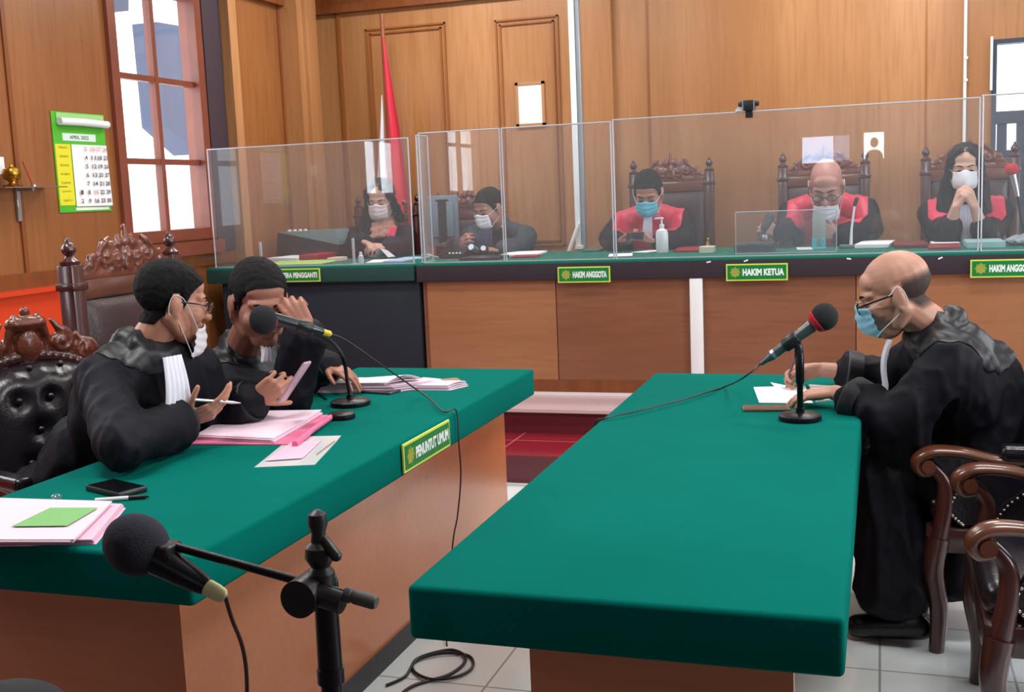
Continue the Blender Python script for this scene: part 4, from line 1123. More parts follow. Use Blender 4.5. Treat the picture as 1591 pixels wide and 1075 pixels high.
def quad_slab(g, pts, z, th):
    P = [onZ(x, y, z) for x, y in pts]
    c = sum(P, V(0, 0, 0)) / 4
    if (P[1] - P[0]).cross(P[2] - P[1]).z < 0: P = P[::-1]
    return g.prism([V(p.x, p.y, z) for p in P], (0, 0, th))
def leafy_stack(g, pts, z, n, th, jit=.006, curl=.0):
    P0 = [onZ(x, y, z) for x, y in pts]
    if (P0[1] - P0[0]).cross(P0[2] - P0[1]).z < 0: P0 = P0[::-1]
    for i in range(n):
        d = V(rnd.uniform(-jit, jit), rnd.uniform(-jit, jit), 0); a, b, c, e = [p + d for p in P0]; zz = z + th * i
        def fn(u, v):
            p = (a * (1 - u) + b * u) * (1 - v) + (e * (1 - u) + c * u) * v
            return (p.x, p.y, zz + th * .15 + curl * (i + 1) / n * (max(0, u - .6) ** 2 * 3 + .0 * v))
        g.sheet(fn, 8, 2, th * .75)
    return g
def pc(pts, z): 
    P = [onZ(x, y, z) for x, y in pts]; c = sum(P, V(0, 0, 0)) / len(P); c.z = z; return c

# --- left table papers
q = [(-70, 778), (196, 789), (150, 845), (-70, 848)]
t = thing('paper_file', 'pink and white paper file with green label at the lower left table corner', 'file', pc(q, TL))
leafy_stack(G(), q, TL, 4, .004, .008).build('cover', PINKP, t, smooth=False)
q2 = [(-60, 776), (172, 783), (112, 843), (-60, 843)]
leafy_stack(G(), q2, TL + .017, 3, .003, .006).build('pages', mat('pink_white_paper', srgb(232, 204, 216), .7), t, smooth=False)
quad_slab(G(), [(18, 818), (78, 789), (152, 789), (104, 817)], TL + .0265, .001).build('green_label', GREENL, t, smooth=False)

q = [(288, 691), (352, 649), (518, 646), (455, 692)]
t = thing('paper_file', 'pink folder holding white pages in front of the person with pen', 'file', pc(q, TL))
g = quad_slab(G(), q, TL, .004); a = onZ(514, 648, TL + .012); b = onZ(458, 690, TL + .012)
g.tube([a, (a + b) / 2 + V(0, 0, .003), b], .010, 10)
g.build('cover', PINKF, t)
leafy_stack(G(), [(305, 682), (365, 646), (500, 644), (425, 688)], TL + .004, 5, .0035, .006, .006).build('pages', mat('faint_pink_paper', srgb(236, 208, 224), .7), t, smooth=False)
q = [(395, 726), (452, 680), (530, 678), (489, 722)]
t = thing('plastic_sleeve', 'clear plastic sleeve with pink receipt at the left table front edge', 'sleeve', pc(q, TL))
leafy_stack(G(), q, TL, 1, .002, 0, .006).build('sleeve', mat('sleeve_plastic', srgb(222, 226, 228), .2, coat=.5), t, smooth=False)
quad_slab(G(), [(412, 716), (452, 688), (500, 684), (470, 712)], TL + .0035, .001).build('receipt', PINKP, t, smooth=False)
g = G()
for i in range(4):
    a = onZ(492 + i * 4, 706 - i * 3, TL + .0035); b = onZ(508 + i * 4, 694 - i * 3, TL + .0035); g.tube([a, b], .0012, 5)
g.build('print_marks', mat('print_brown', srgb(120, 100, 70), .7), t)

def leafy_world(P0, z, n, th, jit, curl=0.0):
    g = G(); P0 = [V(p.x, p.y, 0) for p in P0]
    if (P0[1] - P0[0]).cross(P0[2] - P0[1]).z < 0: P0 = P0[::-1]
    for i in range(n):
        d = V(rnd.uniform(-jit, jit), rnd.uniform(-jit, jit), 0); a, b, c, e = [p + d for p in P0]; zz = z + th * i
        def fn(u, v):
            p = (a * (1 - u) + b * u) * (1 - v) + (e * (1 - u) + c * u) * v
            return (p.x, p.y, zz + th * .15 + curl * (i + 1) / n * math.sin(PI * u) * (1 - v))
        g.sheet(fn, 10, 4, th * .75)
    return g
PALE = mat('pale_paper', srgb(234, 206, 222), .7)
P4 = [onZ(468, 603, TL + .02), onZ(560, 564, TL + .10), onZ(670, 570, TL + .085), onZ(612, 602, TL + .02)]
t = thing('paper_stack', 'tall pile of pink and white papers under the hand at the left table far end', 'papers', sum(P4, V(0, 0, 0)) / 4 * 1.0)
leafy_world(P4, TL, 7, .0048, .012).build('pages', PALE, t, smooth=False)
P5 = [p.lerp(sum(P4, V(0, 0, 0)) / 4, .1) + V(-.02, -.01, 0) for p in P4]
leafy_world(P5, TL + .034, 3, .004, .016, .022).build('cover', mat('top_sheet_paper', srgb(240, 222, 234), .7), t, smooth=False)
P6 = [onZ(612, 605, TL), onZ(660, 575, TL + .05), onZ(726, 588, TL + .03), onZ(698, 606, TL)]
t = thing('paper_bundle', 'bagged paper bundle beside the tall pile, brown tip toward the bench', 'papers', sum(P6, V(0, 0, 0)) / 4)
leafy_world(P6, TL, 4, .006, .008, .006).build('pages', mat('mauve_paper', srgb(226, 200, 216), .6), t, smooth=False)
G().rbox((-.04, -.035, 0), (.04, .035, .022), .008, 2, Matrix.Translation(pc([(700, 597)] * 2, TL + .0)) @ Matrix.Rotation(.6, 4, 'Z')).build('brown_tip', mat('kraft', srgb(150, 116, 78), .6), t)

# phones, pens
def phone(label, c, ex, ey, w=.075, l=.155, th=.009, M=BLACK, screen=None, cam_bump=False, name='phone'):
    ex = V(*ex).normalized(); ey = V(*ey); ey = (ey - ex * ey.dot(ex)).normalized(); ez = ex.cross(ey); c = V(*c)
    B = Matrix((ex, ey, ez)).transposed().to_4x4(); B.translation = c
    t = thing(name, label, 'phone', c)
    G().rbox((-w / 2, -l / 2, 0), (w / 2, l / 2, th), .004, 2, B).build('case', M, t)
    if screen: G().box((-w / 2 + .004, -l / 2 + .006, th), (w / 2 - .004, l / 2 - .006, th + .0006), B).build('screen', screen, t, smooth=False)
    if cam_bump: G().rbox((-w / 2 + .006, l / 2 - .035, th), (-w / 2 + .034, l / 2 - .007, th + .002), .003, 1, B).build('camera_bump', BLACK, t)
    return t
GSC = mat('dark_glass', srgb(14, 16, 20), .08, coat=.6)
c = onZ(181, 763, TL); phone('black phone in a case under the pen on the left table', (c.x, c.y, TL), (.38, 1, 0), (-1, .38, 0), .09, .17, .016, BLACK, GSC)
for s_, e_ in (((-1), 0),): pass
a = onZ(148, 777, TL + .006); b = onZ(232, 771, TL + .006)
t = thing('pen', 'white and black pen lying against the black phone on the left table', 'pen', (a.x, a.y, TL))
G().tube([a, a.lerp(b, .62)], .0055, 10).build('barrel', WHITE, t); G().tube([a.lerp(b, .62), a.lerp(b, .9), b], [.006, .006, .002], 10).build('cap', BLACK, t)
a = onZ(494, 611, TL + .004); b = onZ(507, 620, TL + .004)
single('pen', G().tube([a, b], .004, 8), BLACK, 'short black pen lying beside the left microphone base', 'pen', (a.x, a.y, TL))
c = onZ(88, 774, TL); single('clear_cap', G().lathe((c.x, c.y, TL), [(.014, 0), (.014, .008), (.008, .012), (.003, .013)], 14), ACRY, 'tiny clear plastic cap on the left table beside the black phone', 'cap', (c.x, c.y, TL))
c = onZ(584, 609, TL); phone('dark phone lying flat behind the left microphone base', (c.x, c.y, TL), (.2, 1, 0), (-1, .3, 0), .08, .20, .010, mat('plum_case', srgb(70, 50, 60), .4), GSC)
# held by the front prosecutor
c = onY(460, 594, 3.40); _ey = V(.56, .19, .8).normalized(); _n = V(-.72, -.12, .5); _n = (_n - _ey * _n.dot(_ey)).normalized(); phone('pale pinkish phone held up in the hand of the front person', c, _ey.cross(_n), _ey, .08, .165, .010, mat('pale_pink_case', srgb(206, 168, 186), .35), mat('phone_face', srgb(170, 170, 190), .1))
a = onY(303, 621, 3.04); b = onY(374, 626, 3.18)
t = thing('pen', 'silver pen held between the fingers of the front person at the left table', 'pen', a)
G().tube([a, a.lerp(b, .8), b], [.0055, .0055, .0015], 10).build('barrel', SILVER, t)

# --- right table
g = leafy_stack(G(), [(1170, 602), (1179, 626), (1262, 627), (1250, 600)], TR, 2, .002, .003)
single('paper_sheet', g, PAPER, 'white note paper under the writing hands on the right table', 'paper', pc([(1200, 612)] * 2, TR), smooth=False)
g = leafy_stack(G(), [(1256, 599), (1268, 625), (1296, 622), (1356, 604), (1330, 598)][:4], TR, 3, .002, .003, .004)
single('paper_sheet', g, PAPER, 'white sheet sticking out under the near sleeve on the right table', 'paper', pc([(1300, 612)] * 2, TR), smooth=False)
g = leafy_stack(G(), [(1197, 594), (1205, 602), (1232, 603), (1222, 599)], TR + .004, 1, .002, 0)
single('paper_sheet', g, PAPER, 'small folded corner of paper behind the note paper on the right table', 'paper', pc([(1214, 600)] * 2, TR), smooth=False)
c = onZ(1190, 636, TR); phone('brown phone lying flat left of the right microphone base', (c.x, c.y, TR), (.15, -1, 0), (1, .15, 0), .078, .16, .009, mat('brown_case', srgb(120, 88, 70), .35), mat('brown_glass', srgb(92, 66, 56), .12, coat=.5))
a = onY(1237, 546, 4.32); b = onY(1221, 603, 4.30)
t = thing('pen', 'dark pen held upright by the bald writing person', 'pen', b)
G().tube([a, a.lerp(b, .85), b], [.005, .005, .0015], 10).build('barrel', mat('pen_mauve', srgb(110, 84, 96), .3), t)
c = onZ(1240, 641, TR)
def ringpts(c, rx, ry, n=20): return [V(c.x + rx * math.cos(2 * PI * i / n), c.y + ry * math.sin(2 * PI * i / n), c.z) for i in range(n)]

# --- microphones
def base_disc(x, y, z, r, M=BLACKM): return G().lathe((x, y, z), [(r * .98, 0), (r, .006), (r * .98, .016), (r * .86, .021), (r * .2, .026), (.014, .030), (.014, .04)], 32)
bx_, by_ = -.253, 3.753
t = thing('microphone_stand', 'short desk microphone stand with round base on the right table', 'stand', (bx_, by_, TR))
base_disc(bx_, by_, TR, .070).build('base', BLACKM, t)
top = onY(1241, 545, by_)
G().lathe((bx_, by_, TR + .02), [(.010, 0), (.010, .10), (.014, .105), (.014, .20), (.010, .205), (.010, top.z - TR - .02)], 16).build('pole', BLACKM, t)
m0 = onY(1192, 558, by_); m1 = onY(1262, 506, by_); dm = (m1 - m0).normalized()
G().tube(spline([top + V(0, 0, -.02), top + V(.0, 0, .012), m0.lerp(m1, .62) + V(.004, 0, -.022)], 4), .014, 10).lathe(m0.lerp(m1, .38), [(.021, 0), (.024, .004), (.024, .05), (.021, .054)], 16, dm).build('clip', BLACK, t)
t = thing('microphone', 'silver and grey microphone with dark foam ball on the right table stand', 'microphone', m0)
G().lathe(m0, [(.004, -.03), (.009, -.02), (.011, 0), (.015, .012), (.0165, .02), (.018, .11), (.022, (m1 - m0).length)], 18, dm).build('body', mat('mic_grey', srgb(92, 100, 104), .3, metal=.6), t)
G().lathe(m0, [(.0172, .022), (.0172, .034)], 18, dm).build('band', SILVER, t)
fc = onY(1281, 492, by_)
G().ell(fc, (.044, .044, .046)).build('foam', FOAM, t)
G().lathe(fc - dm * .040, [(.018, -.006), (.030, -.002), (.040, .014), (.036, .018)], 24, dm).build('foam_ring', FOAMR, t)
p0 = m0 - dm * .03
pts = [p0, p0 - dm * .06 + V(-.01, 0, -.01)] + [onZ(x, y, TR + .012) for x, y in ((1128, 600), (1100, 609), (1060, 621), (1020, 631), (985, 640))] + [onZ(942, 650, TR + .008), V(-.935, 3.66, .74), V(-.945, 3.62, .4), V(-.99, 3.5, .02), V(-1.08, 3.4, .006)]
tag(G().tube(spline(pts, 8), .0032, 6).build('microphone_cable', BLACK, None, org=pts[4]), 'thin dark microphone cable running across the right table', 'cable')

bx_, by_ = -1.94, 3.84
t = thing('microphone_stand', 'gooseneck microphone stand with round black base on the left table', 'stand', (bx_, by_, TL))
base_disc(bx_, by_, TL, .078).build('base', BLACKM, t)
a = onY(541, 600, by_); b = onY(533, 556, by_ - .02); c = onY(515, 530, 3.60); d = onY(488, 517, 3.43)
G().tube(spline([V(bx_, by_, TL + .03), a, b, c, d], 6), .0075, 10).build('gooseneck', BLACKM, t)
m0 = onY(503, 516, 3.44); m1 = onY(424, 495, 3.32); dm = (m1 - m0).normalized()
G().lathe(m0.lerp(m1, .25), [(.020, 0), (.023, .004), (.023, .05), (.020, .055)], 16, dm).build('clip', BLACK, t)
t = thing('microphone', 'black and silver microphone tilted before the person pinching the nose', 'microphone', m0)
G().lathe(m0, [(.010, 0), (.013, .01), (.018, .04), (.023, (m1 - m0).length)], 18, dm).build('body', mat('mic_silver_black', srgb(60, 66, 70), .25, metal=.7), t)
G().lathe(m0 - dm * .03, [(.004, 0), (.010, .006), (.011, .03), (.009, .034)], 14, dm).build('yellow_plug', mat('yellow_tape', srgb(220, 196, 60), .5), t)
fc = onY(409, 497, 3.29); G().ell(fc, (.047, .047, .050)).build('foam', FOAM, t)
G().lathe(fc - dm * .048, [(.010, 0), (.020, .004), (.022, .012)], 20, dm).build('foam_ring', FOAMR, t)
c = onZ(531, 650, TL)
single('base_shadow_disc', G().lathe((c.x, c.y, TL), [(.048, 0), (.05, .006), (.048, .018), (.04, .022), (.0, .023)], 28), BLACKM, 'small black disc standing in for the shadow in front of the left microphone base', 'disc', (c.x, c.y, TL))  # shadow of the microphone base modelled as a solid disc
p0 = m0 - dm * .03
XE = -1.462
pts = [p0, onY(540, 530, 3.52), onY(600, 572, 3.68), onZ(640, 600, TL + .05), onZ(668, 620, TL + .016), onZ(690, 640, TL + .010), V(-1.468, 3.745, TL + .006), onX(713, 690, XE), onX(716, 740, XE), onX(711, 800, XE), onX(703, 850, XE), V(-1.45, 3.5, .02), V(-1.40, 3.42, .008)]
tag(G().tube(spline(pts, 8), .0032, 6).build('microphone_cable', mat('cable_dark', srgb(44, 34, 34), .5), None, org=pts[5]), 'dark microphone cable hanging over the edge of the left table', 'cable')

# foreground boom stand
Yb_ = 1.5
piv = onY(480, 914, Yb_); pb = V(piv.x + .012, Yb_ + .03, 0)
t = thing('boom_stand', 'black boom microphone stand standing in the near foreground', 'stand', pb)
low = onY(497, 1075, Yb_ + .03)
g = G().cyl(pb + V(0, 0, .1), pb + V(0, 0, .62), .012).cyl(pb + V(0, 0, .60), pb + V(0, 0, .80), .017).cyl(pb + V(0, 0, .795), pb + V(0, 0, .82), .022).cyl(pb + V(0, 0, .81), pb + V(0, 0, piv.z + .01), .020, .018)
g.build('pole', BLACKM, t)
tipz = onY(487, 828, Yb_)
g = G().lathe(V(pb.x, Yb_ + .02, piv.z), [(.020, 0), (.022, .02), (.015, .03), (.024, .045), (.022, .062), (.013, .07), (.011, .085), (.016, .10), (.014, .115), (.004, .122)], 16)
g.cap(V(pb.x + .008, Yb_ + .02, piv.z + .075), V(pb.x + .034, Yb_ + .01, piv.z + .052), .008, .009, 10)
g.build('wing_clamp', BLACK, t)
G().cyl(V(piv.x - .004, Yb_ - .03, piv.z - .008), V(piv.x - .004, Yb_ + .05, piv.z - .008), .030, n=28).lathe(V(piv.x + .012, Yb_ - .005, piv.z - .006), [(.018, 0), (.018, .05)], 16, V(1, 0, -.22)).build('pivot', BLACK, t)
e0 = onY(262, 846, Yb_); e1 = onY(576, 934, Yb_)
G().tube([e0, e1], .0072, 12).build('boom', BLACKM, t)
de = (e1 - e0).normalized(); G().lathe(e1 - de * .045, [(.010, 0), (.012, .003), (.012, .012), (.009, .014), (.0115, .018), (.0115, .05), (.009, .055)], 16, de).build('end_grip', mat('grip_grey', srgb(74, 74, 70), .6), t)
for i in range(3):
    a = .5 + i * 2 * PI / 3; G().tube([pb + V(0, 0, .16), pb + V(.34 * math.cos(a), .34 * math.sin(a), .012)], .010, 10).build('leg', BLACKM, t)
m0 = onY(322, 912, Yb_ - .01); m1 = onY(238, 864, Yb_ - .01); dm = (m1 - m0).normalized()
t = thing('microphone', 'big black foam microphone on the boom stand in the near foreground', 'microphone', m0)
G().lathe(m0, [(.014, 0), (.017, .01), (.022, .05), (.028, (m1 - m0).length)], 20, dm).build('body', BLACKM, t)
fc = onY(212, 846, Yb_ - .01); B = basis(dm)
G().ell(fc, (.050, .056, .050), B, 24, 16).build('foam', mat('foam_navy', srgb(34, 34, 48), .95, bump=.5, bscale=400), t)
G().lathe(m0 - dm * .036, [(.006, 0), (.012, .006), (.0135, .02), (.0135, .038)], 18, dm).build('plug', mat('plug_yellow_white', srgb(206, 204, 150), .4), t)
G().rbox((-.012, -.02, -.012), (.012, .025, .012), .004, 1, Matrix.Translation(m0.lerp(m1, .8) + V(.01, 0, .02))).build('clip', BLACK, t)
p0 = m0 - dm * .036
pts = [p0, onY(360, 960, Yb_), onY(378, 1010, Yb_), onY(384, 1075, Yb_), onY(380, 1200, Yb_), V(-1.0, 1.5, .3), V(-1.05, 1.55, .006), V(-1.2, 1.62, .006)]
tag(G().tube(spline(pts, 8), .0034, 6).build('microphone_cable', mat('cable_brown', srgb(58, 36, 32), .5), None, org=pts[-1]), 'brownish cable hanging down from the foreground boom microphone', 'cable')
# coiled cable on the floor between the tables
pts = [onZ(x, y, .008) for x, y in ((600, 1064), (630, 1050), (648, 1026), (690, 1016), (728, 1018), (734, 1036), (708, 1052), (668, 1056), (642, 1040), (650, 1022), (700, 1010), (724, 1024), (700, 1046), (640, 1066), (600, 1100), (560, 1130))]
for i, p in enumerate(pts): p.z = .006 + .0015 * (i % 4)
tag(G().tube(spline(pts, 8), .0052, 8).build('coiled_cable', BLACK, None, org=pts[0]), 'black cable coiled on the white floor between the two tables', 'cable')
# dark rounded stool top at the lower left corner
c = onY(8, 1110, 1.45)
t = thing('stool', 'black round-topped stool cut by the lower left corner', 'stool', (c.x, c.y, 0))
c.z -= .02
G().ell((c.x, c.y, c.z), (.11, .11, .07), None, 28, 16).build('seat', mat('stool_vinyl', srgb(8, 8, 14), .8), t)
for i in range(4):
    a = PI / 4 + i * PI / 2; G().tube([V(c.x + .06 * math.cos(a), c.y + .06 * math.sin(a), c.z - .03), V(c.x + .13 * math.cos(a), c.y + .13 * math.sin(a), 0)], .011, 8).build('leg', BLACKM, t)

# ------------------------------------------------------------------ on the bench and desk
def bX(px_, Y): return onY(px_, 385, Y).x
def flat(name, x0, x1, Y0, Y1, z, th, M, label, cat, rot_=0.0, group=None):
    Y0, Y1 = [6.76 + (q - 6.74) * (1.75 if q > 6.74 else 1) for q in (Y0, Y1)]
    a, b = bX(x0, (Y0 + Y1) / 2), bX(x1, (Y0 + Y1) / 2); c = V((a + b) / 2, (Y0 + Y1) / 2, z)
    Mx = Matrix.Translation(c) @ Matrix.Rotation(rot_, 4, 'Z')
    return single(name, G().rbox((-(b - a) / 2, -(Y1 - Y0) / 2, 0), ((b - a) / 2, (Y1 - Y0) / 2, th), min(.003, th * .3), 1, Mx), M, label, cat, c, group)
LIME = mat('lime_folder', srgb(176, 214, 120), .5)
flat('folder', 418, 512, 6.74, 6.98, TB, .010, LIME, 'lime green folder lying flat at the front of the registrar desk', 'folder', .1)
flat('paper_stack', 436, 486, 6.99, 7.2, TB, .030, PAPER, 'small stack of white papers behind the lime green folder', 'papers', -.1)
flat('folder', 486, 512, 6.99, 7.24, TB, .046, REDF, 'thick red folder behind the lime green folder on the registrar desk', 'folder', .0)
flat('folder', 412, 434, 6.99, 7.2, TB, .022, mat('rose_folder', srgb(206, 90, 100), .5), 'rose folder at the left end of the registrar desk', 'folder', .05)
flat('tissue_box', 514, 532, 6.92, 7.0, TB, .028, mat('beige_card', srgb(206, 190, 172), .6), 'small beige box right of the red folder on the registrar desk', 'box')
# black case with grey lid (a printer-like machine)
x0, x1 = bX(440, 7.610), bX(536, 7.610); c = V((x0 + x1) / 2, 7.650, TB)
t = thing('document_case', 'black slanting machine case with grey top beside the long-haired registrar', 'case', c)
g = G(); z1 = onY(450, 360, 7.610).z; z2 = onY(530, 380, 7.550).z
g.prism([V(x0 - .01, 7.510, TB), V(x1, 7.510, TB), V(x1, 7.510, z2), V(x0 + .02, 7.510, z1)], (0, .22, 0)); g.build('case_body', BLACK, t, smooth=False)
g = G().prism([V(x0 + .02, 7.512, z1 + .001), V(x1, 7.512, z2 + .001), V(x1, 7.512, z2 + .030), V(x1 - .02, 7.512, z1 + .01)], (0, .216, 0)); g.build('lid', mat('lid_grey', srgb(120, 144, 148), .4), t, smooth=False)
g = G()
for i in range(4): g.rbox((x0 + .09 + i * .045, 7.530, z1 + .0), (x0 + .115 + i * .045, 7.550, z1 + .018), .004, 1)
g.build('knobs', WHITE, t)
# small bottle and papers before the registrar
c = onY(561, 405, 6.80)
t = thing('small_bottle', 'tiny clear bottle standing before the long-haired registrar', 'bottle', (c.x, 6.8, TB))
G().lathe((c.x, 6.8, TB), [(.017, 0), (.018, .004), (.018, .05), (.009, .06)], 16).build('bottle', mat('clear_plastic', srgb(205, 210, 218), .15, coat=.5), t)
G().lathe((c.x, 6.8, TB + .058), [(.010, 0), (.010, .018), (.004, .02)], 14).build('cap', WHITE, t)
flat('paper_sheet', 574, 606, 6.78, 6.98, TB, .004, PAPER, 'white paper right before the long-haired registrar', 'paper', .3)
flat('paper_stack', 612, 640, 6.76, 7.0, TB, .014, mat('bluish_paper', srgb(176, 196, 226), .6), 'bluish papers at the right end of the registrar desk', 'papers', .05)
c = onY(590, 384, 7.270); tag(G().sheet(lambda u, v: (c.x - .06 + .12 * u + .02 * v, 7.270 + .08 * v, TB + .012 + .065 * (1 - abs(2 * u - 1)) * (1 - .3 * v)), 6, 4, .002).build('folded_paper', mat('greyed_paper', srgb(214, 206, 214), .7), None, org=(c.x, 7.270, TB)), 'folded greyish paper held in the registrar\'s hands', 'paper')
# monitor
x0, x1 = bX(666, 7.450), bX(712, 7.450); zt = onY(690, 303, 7.450).z; c = V((x0 + x1) / 2, 7.450, TB)
t = thing('computer_monitor', 'grey back of a computer monitor behind the leftmost bench screen', 'monitor', c)
Mx = Matrix.Translation(V(c.x, 7.450, 0)) @ Matrix.Rotation(.28, 4, 'Z') @ Matrix.Rotation(-.06, 4, 'X')
MG = mat('monitor_grey', srgb(104, 116, 126), .45)
hw = (x1 - x0) / 2
G().rbox((-hw, -.02, TB + .07), (hw, .03, zt), .012, 2, Mx).rbox((-hw * .7, -.05, TB + .13), (hw * .7, -.01, zt - .05), .015, 2, Mx).build('monitor_back', MG, t)
G().box((-hw + .01, .03, TB + .085), (hw - .01, .032, zt - .012), Mx).build('display', GSC, t, smooth=False)
G().rbox((-.03, -.04, TB + .09), (.03, -.052, zt - .035), .002, 1, Mx).rbox((-.045, -.054, zt - .045), (.045, -.048, zt - .03), .002, 1, Mx).build('badge', BLACK, t)
G().rbox((-.025, -.015, TB + .01), (.025, .015, TB + .12), .005, 1, Mx).lathe((c.x, 7.450, TB), [(.11, 0), (.11, .008), (.03, .016)], 24).build('monitor_foot', BLACK, t)
# desk telephone with handset
c = onY(706, 385, 7.200); x = c.x
t = thing('desk_telephone', 'black desk telephone with dangling wires in front of the grey monitor', 'telephone', (x, 7.200, TB))
G().prism([V(x - .085, 7.120, TB), V(x - .085, 7.300, TB), V(x - .085, 7.300, TB + .07), V(x - .085, 7.120, TB + .025)], (.17, 0, 0)).build('telephone_body', BLACK, t, smooth=False)
G().chain([V(x - .06, 7.150, TB + .085), V(x - .055, 7.210, TB + .10), V(x - .055, 7.280, TB + .115)], [.026, .015, .026]).build('handset', BLACK, t)
g = G()
for i in range(4): g.ell((x - .01 + .025 * i, 7.130 + .0 * i, TB + .036), (.008, .006, .006))
g.build('keys', WHITE, t)
pts = [V(x - .09, 7.150, TB + .006), V(x - .16, 7.110, TB + .03), V(x - .2, 7.170, TB + .006), V(x - .14, 7.090, TB + .02), V(x - .22, 7.090, TB + .006)]
tag(G().tube(spline(pts, 8), .004, 6).build('white_wire', WHITE, None, org=pts[0]), 'loose white wire left of the black desk telephone', 'wire')
flat('keyboard', 722, 782, 6.80, 6.95, TB, .018, BLACK, 'flat black keyboard before the person in the dark suit', 'keyboard', .05)
c = onY(747, 378, 7.330)
t = thing('binocular_camera', 'small black camera with silver lens in front of the person in suit', 'camera', (c.x, 7.330, TB))
g = G().rbox((c.x - .05, 7.300, TB + .0), (c.x + .05, 7.360, TB + .06), .01, 2); g.build('camera_body', BLACK, t)
G().cyl((c.x - .02, 7.310, TB + .04), (c.x - .04, 7.240, TB + .07), .022).cyl((c.x + .03, 7.310, TB + .04), (c.x + .045, 7.250, TB + .06), .018).build('lens', SILVER, t)
g = leafy_stack(G(), [(752, 386), (790, 379), (852, 385), (800, 390)], TB, 1, .002, 0)
flat('paper_stack', 786, 842, 6.98, 7.2, TB, .016, PAPER, 'white papers before the person in suit, beside the white pole', 'papers', .12)
flat('folder', 798, 836, 6.88, 6.97, TB, .014, REDF, 'narrow red folder edge under the white papers beside the white pole', 'folder', .1)
# white tripod pole
xp = -2.075
t = thing('screen_pole', 'tall white metal pole with slanting foot behind the bench', 'pole', (xp, 7.92, .306))
G().rbox((xp - .032, 7.90, .306), (xp + .008, 7.94, 3.45), .004, 1).build('pole', WHITE, t)
G().rbox((xp + .010, 7.915, .306), (xp + .042, 7.95, 3.3), .004, 1).build('rail', mat('pole_grey', srgb(150, 158, 164), .4, metal=.3), t)
G().tube([V(xp + .0, 7.89, 1.33), V(xp - .085, 7.86, 1.10), V(xp - .42, 7.84, .33)], .014, 8).build('brace', WHITE, t)
flat('eraser_block', 896, 908, 7.38, 7.44, TB, .03, mat('cream_block', srgb(232, 228, 200), .6), 'cream coloured block on the bench at the foot of the white pole', 'block')
flat('notebook', 912, 940, 7.2, 7.4, TB, .012, mat('green_grey', srgb(70, 96, 92), .6), 'grey-green pad on the bench right of the white pole', 'pad')
flat('paper_sheet', 946, 982, 6.84, 7.0, TB, .004, PAPER, 'white paper on the bench under the hands with the phone', 'paper', .2)
flat('paper_sheet', 996, 1024, 7.05, 7.2, TB, .004, PAPER, 'white paper left of the hand sanitizer bottle', 'paper', -.4)
c = onY(987, 368, 7.470); phone('dark phone in the hands of the judge with turquoise mask', c, (1, 0, 0), (0, .6, .8), .125, .07, .010, mat('mauve_case', srgb(96, 60, 72), .4), GSC)
# sanitizer
c = onY(1029, 386, 7.250)
t = thing('sanitizer_bottle', 'white pump bottle of hand sanitizer on the bench', 'bottle', (c.x, 7.250, TB))
G().lathe((c.x, 7.250, TB), [(.036, 0), (.040, .005), (.040, .125), (.034, .145), (.014, .158), (.014, .168)], 28).build('bottle', mat('bottle_white', srgb(232, 230, 236), .35), t)
G().lathe((c.x, 7.250, TB + .166), [(.016, 0), (.016, .018), (.006, .02), (.006, .05), (.013, .052), (.013, .062)], 18).cap(V(c.x, 7.250, TB + .225), V(c.x - .042, 7.240, TB + .222), .006, .004, 8).build('pump', WHITE, t)
flat('folder', 1052, 1090, 7.02, 7.25, TB, .016, REDF, 'red folder right of the hand sanitizer bottle', 'folder', .05)
flat('card_box', 1088, 1110, 6.92, 6.98, TB, .042, mat('cream_card', srgb(206, 204, 182), .6), 'small cream card box on the bench below the brass bell', 'box')
c = onY(1100, 375, 7.500)
t = thing('desk_bell', 'tiny brass bell on the bench behind the cream card box', 'bell', (c.x, 7.500, TB))
G().lathe((c.x, 7.500, TB), [(.026, 0), (.028, .01), (.018, .03), (.012, .045), (.008, .05), (.007, .062), (.011, .07), (.003, .078)], 18).build('bell', BRASS, t)
G().lathe((c.x, 7.500, TB), [(.034, 0), (.034, .006), (.03, .007)], 18).build('bell_base', BLACK, t)
x0, x1 = bX(1143, 7.130), bX(1205, 7.130)
t = thing('black_box', 'flat black box on the bench left of the bald judge', 'box', ((x0 + x1) / 2, 7.130, TB))
G().rbox((x0, 7.050, TB), (x1, 7.190, TB + .05), .004, 1).build('box_body', BLACK, t); G().rbox((x0 + .004, 7.054, TB + .05), (x1 - .004, 7.186, TB + .056), .002, 1).build('lid', mat('box_lid', srgb(62, 58, 60), .4), t)
a = onY(1196, 338, 7.410); b = onY(1181, 366, 7.350)
t = thing('gavel', 'dark wooden gavel-like handle held upright in the bald judge\'s hand', 'gavel', b)
G().cap(a, a.lerp(b, .55), .030, .026, 14).build('head', BLACK, t); G().cyl(a.lerp(b, .5), b + V(0, 0, -.03), .016).build('handle', BLACK, t); G().lathe(b + V(.03, -.01, -.03), [(.018, 0), (.02, .01), (.02, .03), (.016, .035)], 14).build('cap', SILVER, t)
flat('sound_block', 1172, 1198, 7.02, 7.12, TB, .035, BLACK, 'black block behind the flat black box, under the gavel', 'block')
x0, x1 = bX(1262, 7.250), bX(1283, 7.250); zt = onY(1270, 331, 7.250).z; xm = (x0 + x1) / 2
phone('grey phone standing upright in a teal holder before the bald judge', (xm, 7.250, (TB + .02 + zt) / 2), (-1, 0, 0), (0, .12, 1), x1 - x0, zt - TB - .02, .010, mat('grey_green_case', srgb(150, 158, 146), .35), None, True)
TEAL = mat('teal_plastic', srgb(30, 190, 196), .4)
